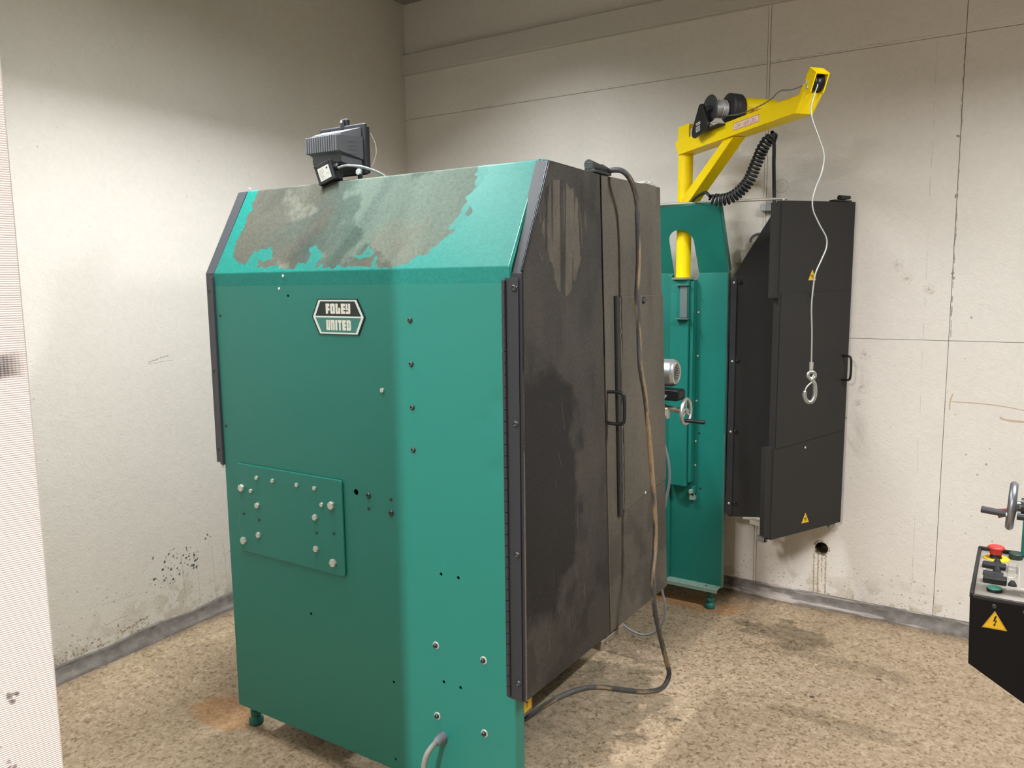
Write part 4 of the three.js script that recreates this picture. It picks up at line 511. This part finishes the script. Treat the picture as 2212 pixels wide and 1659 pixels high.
// ---------------------------------------------------------------- floodlight on the machine
function hexa(a, b) { // two rectangles [x0, x1, y0, y1, z] joined into a block, flat shaded
  const q = ([x0, x1, y0, y1, z]) => [[x0, y0, z], [x1, y0, z], [x1, y1, z], [x0, y1, z]], A = q(a), B = q(b), P = [], U = [], f = (...v) => { for (const k of [0, 1, 2, 0, 2, 3]) { P.push(...v[k]); U.push(v[k][0], v[k][1]); } };
  f(...B); f(A[3], A[2], A[1], A[0]); for (let i = 0; i < 4; i++) { const j = (i + 1) % 4; f(A[i], A[j], B[j], B[i]); }
  const g = new THREE.BufferGeometry(); g.setAttribute('position', new THREE.Float32BufferAttribute(P, 3)); g.setAttribute('uv', new THREE.Float32BufferAttribute(U, 2)); g.computeVertexNormals(); return g;
}
{
  const fl = thing('floodlight', 'dark grey floodlight with its back to the camera on top of the green machine', 'floodlight', [-1.955, 1.935, -1.95]);
  const gun = std(0x66676b, 0.55, 0.1), gun2 = std(0x2b2c2f, 0.55, 0.2);
  part(fl, 'housing', [hexa([-2.066, -1.888, 1.978, 2.118, -2.016], [-2.032, -1.9, 1.999, 2.09, -1.93]), hexa([-2.072, -1.882, 2.012, 2.086, -2.016], [-2.026, -1.882, 2.03, 2.077, -1.9])], gun, 'stepped grey back of the floodlight');
  for (let i = 0; i < 14; i++) part(fl, 'cooling_fin', box(-2.026 + i * 0.0103, -2.0185 + i * 0.0103, 2.026, 2.079, -1.905, -1.893, 0.0028), gun);
  for (let i = 0; i < 4; i++) part(fl, 'side_rib', by(box(-0.001, 0.001, -0.001, 0.001, 0.0, 0.045, 0.0008), frame([-1.8815, 2.066 - i * 0.0125, -1.985], [1, 0, 0], [0, 1, 0.05], [0, -0.1, 1])), gun);
  part(fl, 'front_frame', [box(-2.082, -1.872, 1.964, 2.131, -2.028, -2.014, 0.006), box(-2.076, -1.878, 1.97, 2.125, -2.046, -2.026, 0.006)], gun2, 'dark front frame');
  part(fl, 'clip', [box(-1.983, -1.966, 2.118, 2.152, -2.022, -2.012, 0.004), box(-1.981, -1.961, 2.12, 2.156, -2.04, -2.022, 0.005)], gun2); put(fl, 'clip_screw', G.tiny, zinc, [-1.975, 2.144, -2.012]);
  part(fl, 'bail_wire', tube([[-1.872, 2.1, -2.04], [-1.862, 2.07, -2.05], [-1.858, 2.035, -2.05], [-1.864, 2.01, -2.045], [-1.872, 1.99, -2.04]], 0.0012, 24, 6), zinc, 'thin wire clip');
  part(fl, 'stand', [box(-1.857, -1.838, 1.934, 1.972, -1.962, -1.956, 0.002), box(-1.945, -1.927, 1.932, 1.975, -1.962, -1.956, 0.002), box(-1.945, -1.838, 1.933, 1.938, -1.962, -1.93, 0.002)], gun2, 'dark U bracket'); put(fl, 'stand_bolt', G.med, std(0xf0f0ea, 0.4, 0.3), [-1.848, 1.963, -1.956]);
  const JM = new THREE.Matrix4().compose(V(-1.925, 1.96, -1.89), new THREE.Quaternion().setFromEuler(new THREE.Euler(0.0, 0.12, 0.33)), V(1, 1, 1)), inJ = (g) => by(g, JM);
  const jb = part(fl, 'junction_box', inJ(mergeGeometries([box(-0.034, 0.03, -0.031, 0.031, -0.03, 0.008, 0.004), box(-0.036, 0.032, -0.033, 0.033, 0.006, 0.014, 0.003)].map(clean))), gun2, 'small tilted junction box'); for (const [x, y] of [[-0.03, -0.029], [0.026, -0.029], [-0.03, 0.029], [0.026, 0.029]]) part(jb, 'lug', inJ(rod([x, y, 0], [x, y, 0.016], 0.0055, 0.005, 12)), gun2);
  part(jb, 'cable_nut', inJ(by(lathe([[0.0001, 0], [0.011, 0], [0.011, 0.012], [0.008, 0.016], [0.005, 0.017]], 8), frame([0.03, 0.006, -0.008], [0, 0, -1], [1, 0, 0], [0, -1, 0]))), gun2);
  const rate = print(400, 400, (c, w, h) => { c.fillStyle = '#c9c8bf'; c.fillRect(0, 0, w, h); c.fillStyle = '#6c6c66'; for (let i = 0; i < 8; i++) c.fillRect(30, 60 + i * 38, [170, 120, 190, 150, 100, 130, 160, 110][i], 12); c.font = 'bold 70px sans-serif'; c.fillText('CE', 260, 270); c.fillStyle = '#333'; c.save(); c.translate(320, 80); c.rotate(0.785); c.fillRect(-28, -28, 56, 56); c.restore(); });
  part(jb, 'rating_label', inJ(by(label(0.046, 0.042), new THREE.Matrix4().makeTranslation(-0.001, -0.002, 0.0148))), rate, 'white rating label with CE mark');
  part(fl, 'lead', tube([[-1.883, 1.973, -1.897], [-1.855, 1.977, -1.9], [-1.827, 1.975, -1.905], [-1.8, 1.971, -1.91], [-1.777, 1.964, -1.92], [-1.75, 1.951, -1.94], [-1.73, 1.935, -1.955], [-1.715, 1.91, -1.97]], 0.0042, 50, 8), std(0x8a8a84, 0.5), 'grey lead curving down behind the panel');
}
// ---------------------------------------------------------------- loose cables
{
  const pc = thing('power_cable', 'thick dusty black cable draped over the near doors and looping towards the floor', 'cable', [-1.0, 0.2, -2.4]);
  const P = [[-1.115,1.937,-2.265],[-1.1,1.938,-2.262],[-1.075,1.937,-2.253],[-1.050,1.931,-2.249],[-1.035,1.911,-2.266],[-1.030,1.865,-2.300],[-1.030,1.796,-2.316],[-1.030,1.669,-2.325],[-1.035,1.554,-2.328],[-1.030,1.437,-2.334],[-1.020,1.335,-2.324],[-1.010,1.230,-2.344],[-1.000,1.108,-2.353],[-0.990,0.987,-2.356],[-0.980,0.864,-2.358],[-0.975,0.742,-2.354],[-0.970,0.658,-2.325],[-0.965,0.565,-2.323],[-0.960,0.439,-2.366],[-0.960,0.314,-2.430],[-0.965,0.247,-2.466],[-0.975,0.215,-2.446],[-0.990,0.238,-2.345],[-1.010,0.320,-2.169],[-1.040,0.367,-2.067],[-1.070,0.379,-2.003],[-1.110,0.371,-1.932],[-1.150,0.342,-1.891],[-1.180,0.317,-1.861],[-1.21,0.287,-1.857],[-1.26,0.24,-1.86]];
  const cv = metreCanvas(0, 1, 0, 0.06, 1400, (u, v) => { const d = sm(0.62, 0.8, fbm(u * 26, v * 60, 4) + 0.3 * (u > 0.3 + 0.06 * vn(u * 40, v * 90) && u < 0.5 + 0.08 * vn(u * 50, v * 90) ? 1 : 0) + (u > 0.12 ? 0.06 : 0)), g = (fbm(u * 300, v * 300, 2) - 0.5) * 30; return [mix(58, 126, d) + g, mix(57, 106, d) + g, mix(56, 76, d) + g]; });
  const ct = new THREE.CanvasTexture(cv); ct.colorSpace = THREE.SRGBColorSpace; ct.magFilter = THREE.LinearFilter; ct.wrapT = THREE.RepeatWrapping; ct.wrapS = THREE.RepeatWrapping;
  part(pc, 'sheath', tube(P, 0.0082, 300, 14), new THREE.MeshStandardMaterial({ map: ct, roughness: 0.65 }), 'black sheath with dried brown dirt');
  const gc = thing('thin_grey_cable', 'thin grey cable hanging in a loop behind the edge of the near doors', 'cable', [-1.18, 0.2, -2.95]);
  part(gc, 'sheath', tube([[-1.215, 1.04, -2.95], [-1.19, 0.961, -2.95], [-1.168, 0.879, -2.95], [-1.164, 0.803, -2.95], [-1.179, 0.716, -2.95], [-1.195, 0.6, -2.95], [-1.198, 0.45, -2.95], [-1.187, 0.334, -2.95], [-1.175, 0.287, -2.95], [-1.18, 0.22, -2.95], [-1.2, 0.178, -2.95], [-1.235, 0.145, -2.95], [-1.28, 0.131, -2.95], [-1.354, 0.15, -2.95], [-1.45, 0.23, -2.95]], 0.0052, 140, 10), std(0x777a7c, 0.5));
  const ml = thing('mains_lead', 'grey lead leaving the gland low on the green end panel', 'cable', [-1.37, 0, -1.66]);
  part(ml, 'sheath', tube([[-1.384, 0.263, -1.706], [-1.383, 0.262, -1.69], [-1.386, 0.252, -1.672], [-1.392, 0.23, -1.662], [-1.396, 0.19, -1.658], [-1.396, 0.13, -1.655], [-1.385, 0.05, -1.645], [-1.36, 0.009, -1.62], [-1.25, 0.009, -1.55], [-0.9, 0.009, -1.35]], 0.0085, 90, 12), std(0x84867f, 0.5));
}
// ---------------------------------------------------------------- second machine at the right edge
{
  const bg = thing('bench_grinder', 'black control console and handwheel of a second machine cut off by the right edge', 'machine', [0.3, 0, -2.2]);
  const cs = part(bg, 'console', [plateXY([[-0.0705, 0.888], [-0.0655, 0.727], [0.046, 0.661], [0.3, 0.51], [0.3, 0.888]], -2.0, 0.36, 0.004)], new THREE.MeshPhysicalMaterial({ color: 0x090909, roughness: 0.6, specularIntensity: 0.4 }), 'black steel control console');
  part(cs, 'rim', [box(-0.0715, -0.0635, 0.884, 0.897, -2.362, -2.0, 0.002), box(-0.07, 0.3, 0.884, 0.9, -2.362, -2.354, 0.002), box(-0.07, 0.3, 0.884, 0.892, -2.008, -2.0, 0.002)], std(0x1b1b1c, 0.5));
  const facia = print(1024, 1024, (c, w, h) => {
    c.fillStyle = '#8f867c'; c.fillRect(0, 0, w, h); const px = (x) => ((x + 0.063) / 0.363) * w, pz = (z) => ((z + 2.354) / 0.346) * h;
    c.strokeStyle = '#b3aaa0'; c.lineWidth = 3; c.strokeRect(px(-0.05), pz(-2.26), px(0.022) - px(-0.05), pz(-2.09) - pz(-2.26)); c.fillStyle = '#6f6862'; c.fillRect(px(-0.048), pz(-2.258), px(0.02) - px(-0.048), pz(-2.2) - pz(-2.258));
    c.fillStyle = '#e4ddd0'; for (const [x, z] of [[-0.002, -2.17], [0.0, -2.235], [-0.002, -2.08], [0.025, -2.1], [0.026, -2.06]]) c.fillRect(px(x), pz(z), 34, 10); c.fillStyle = '#c86a3a'; c.fillRect(px(-0.056), pz(-2.318), 24, 14);
  }, 0.45);
  const fp = unitUV(slab([[-0.063, 2.008], [0.3, 2.008], [0.3, 2.354], [-0.063, 2.354]].map(([x, y]) => [x, y]), 0.003), -0.063, 0.3, 2.008, 2.354); fp.rotateX(-Math.PI / 2); fp.translate(0, 0.8905, 0); part(cs, 'control_panel', fp, facia, 'grey control panel');
  const Y = 0.8905, upY = (x, z, p, seg = 32) => by(lathe(p, seg), new THREE.Matrix4().makeTranslation(x, Y, z));
  const es = part(cs, 'emergency_stop', upY(-0.03, -2.3, [[0.0001, 0.033], [0.013, 0.034], [0.018, 0.0315], [0.0195, 0.028], [0.0175, 0.026], [0.0135, 0.024], [0.014, 0.013]]), new THREE.MeshPhysicalMaterial({ color: 0xb8322c, roughness: 0.5 }), 'red mushroom stop button');
  part(es, 'ring', upY(-0.028, -2.3, [[0.0001, 0.003], [0.028, 0.003], [0.029, 0.0015], [0.029, 0]]), std(0xd8ae14, 0.5), 'yellow ring'); part(es, 'stem', upY(-0.03, -2.3, [[0.0125, 0.014], [0.0125, 0.008], [0.014, 0.003]]), black);
  const button = (x, z, r, h, m, l) => part(cs, 'push_button', upY(x, z, [[0.0001, h + 0.002], [r * 0.86, h + 0.002], [r * 0.95, h], [r, h], [r, 0]]), m, l);
  button(0.013, -2.325, 0.0155, 0.013, std(0x20342d, 0.5), 'dark green button'); const gb = button(-0.025, -2.052, 0.0155, 0.007, black, 'green topped button'); part(gb, 'cap', upY(-0.025, -2.052, [[0.0001, 0.0105], [0.0135, 0.01], [0.0148, 0.0075], [0.0148, 0.006]]), std(0x3f8f78, 0.45));
  part(cs, 'rocker', box(-0.056, -0.006, Y, Y + 0.011, -2.238, -2.21, 0.004), blackMatte); part(cs, 'rocker', box(-0.052, -0.01, Y, Y + 0.005, -2.182, -2.155, 0.002), blackMatte); part(cs, 'rocker', box(-0.05, -0.002, Y, Y + 0.014, -2.128, -2.098, 0.003), black);
  for (const [x, z] of [[-0.025, -2.262], [-0.024, -2.195], [-0.024, -2.145], [0.009, -2.11]]) part(cs, 'knob', upY(x, z, [[0.0001, 0.013], [0.004, 0.012], [0.0085, 0.004], [0.009, 0]], 20), blackMatte);
  const cov = new THREE.MeshPhysicalMaterial({ color: 0xffffff, roughness: 0.08, transmission: 1, thickness: 0 }); part(cs, 'clear_guard', box(-0.003, 0.018, Y + 0.001, Y + 0.012, -2.25, -2.16, 0.003), cov, 'clear plastic guard');
  const side = null; put(cs, 'screw', G.rivet, darkSteel, [-0.022, 0.8735, -2.0]); put(cs, 'screw', G.rivet, darkSteel, [0.036, 0.872, -2.0]);
  const sg = (() => { const s = new THREE.Shape(), p = [[-0.046, 0.8195], [0.0075, 0.8205], [-0.0205, 0.8655]], r = 0.004; p.forEach((q, i) => { const a = p[(i + 2) % 3], b = p[(i + 1) % 3], f = (o) => { const l = Math.hypot(o[0] - q[0], o[1] - q[1]); return [q[0] + ((o[0] - q[0]) / l) * r, q[1] + ((o[1] - q[1]) / l) * r]; }, u = f(a), v = f(b); i ? s.lineTo(...u) : s.moveTo(...u); s.quadraticCurveTo(q[0], q[1], ...v); }); return unitUV(slab(s, 0.001), -0.046, 0.0075, 0.8195, 0.8655); })(); sg.translate(0, 0, -1.9992);
  const haz = print(512, 440, (c, w, h) => { c.fillStyle = '#15130c'; c.fillRect(0, 0, w, h); c.fillStyle = '#dcae12'; c.beginPath(); c.moveTo(28, h - 14); c.lineTo(w - 28, h - 24); c.lineTo(w * 0.477, 26); c.closePath(); c.fill(); c.strokeStyle = '#15130c'; c.lineWidth = 7; c.beginPath(); c.moveTo(54, h - 30); c.lineTo(w - 56, h - 38); c.lineTo(w * 0.477, 62); c.closePath(); c.stroke(); c.fillStyle = '#dcae12'; c.fill(); c.fillStyle = '#15130c'; c.beginPath(); for (const p of [[262, 130], [286, 136], [262, 232], [300, 222], [262, 318], [280, 322], [244, 372], [228, 316], [244, 318], [268, 250], [222, 262], [250, 130]]) c.lineTo(...p); c.fill(); });
  part(cs, 'warning_sticker', sg, haz, 'yellow triangle with a lightning bolt');
  const hx = -0.003, hy = 1.086, hz = -2.085; const hw = part(bg, 'handwheel', [by(new THREE.TorusGeometry(0.0475, 0.0083, 18, 56), frame([hx, hy, hz], [0, 0, -1], [0.05, 1, 0], [1, -0.05, 0])), ...[0, 1, 2].map((k) => rod([hx + 0.006, hy, hz], [hx, hy + 0.046 * Math.sin(k * 2.094 + 1), hz + 0.046 * Math.cos(k * 2.094 + 1)], 0.006, 0.005, 10)), rod([hx - 0.008, hy, hz], [hx + 0.02, hy, hz], 0.012)], std(0x86878a, 0.36, 0.75), 'grey metal handwheel seen edge-on');
  part(hw, 'crank_grip', rod([-0.012, 1.0765, -2.04], [-0.06, 1.078, -2.05], 0.0072, 0.0078, 20), std(0x323136, 0.45), 'black crank grip'); part(hw, 'grip_collar', rod([-0.002, 1.076, -2.038], [-0.012, 1.0765, -2.04], 0.006), zinc);
  part(bg, 'spindle', [rod([0.015, hy, hz], [0.3, hy, hz], 0.02), rod([0.008, hy - 0.018, hz + 0.02], [0.06, hy - 0.018, hz + 0.02], 0.008)], std(0x27282a, 0.4)); part(bg, 'lock_knob', rod([-0.03, 1.052, -2.13], [-0.01, 1.058, -2.13], 0.011, 0.009), std(0x8a3038, 0.5), 'dull red knob');
  part(bg, 'column', [box(0.0235, 0.2, 0.88, 1.1, -2.43, -2.34, 0.004), box(0.3, 0.9, 0.05, 0.95, -2.6, -1.9, 0.01), box(0.2, 0.4, 0.95, 1.12, -2.25, -2.0, 0.01)], tealPlain, 'green machine body, mostly outside the picture');
  for (const [x, z] of [[0.36, -1.96], [0.84, -1.96], [0.36, -2.54], [0.84, -2.54]]) put(bg, 'levelling_foot', foot, darkSteel, [x, 0, z]);
}
renderer.render(scene, camera);
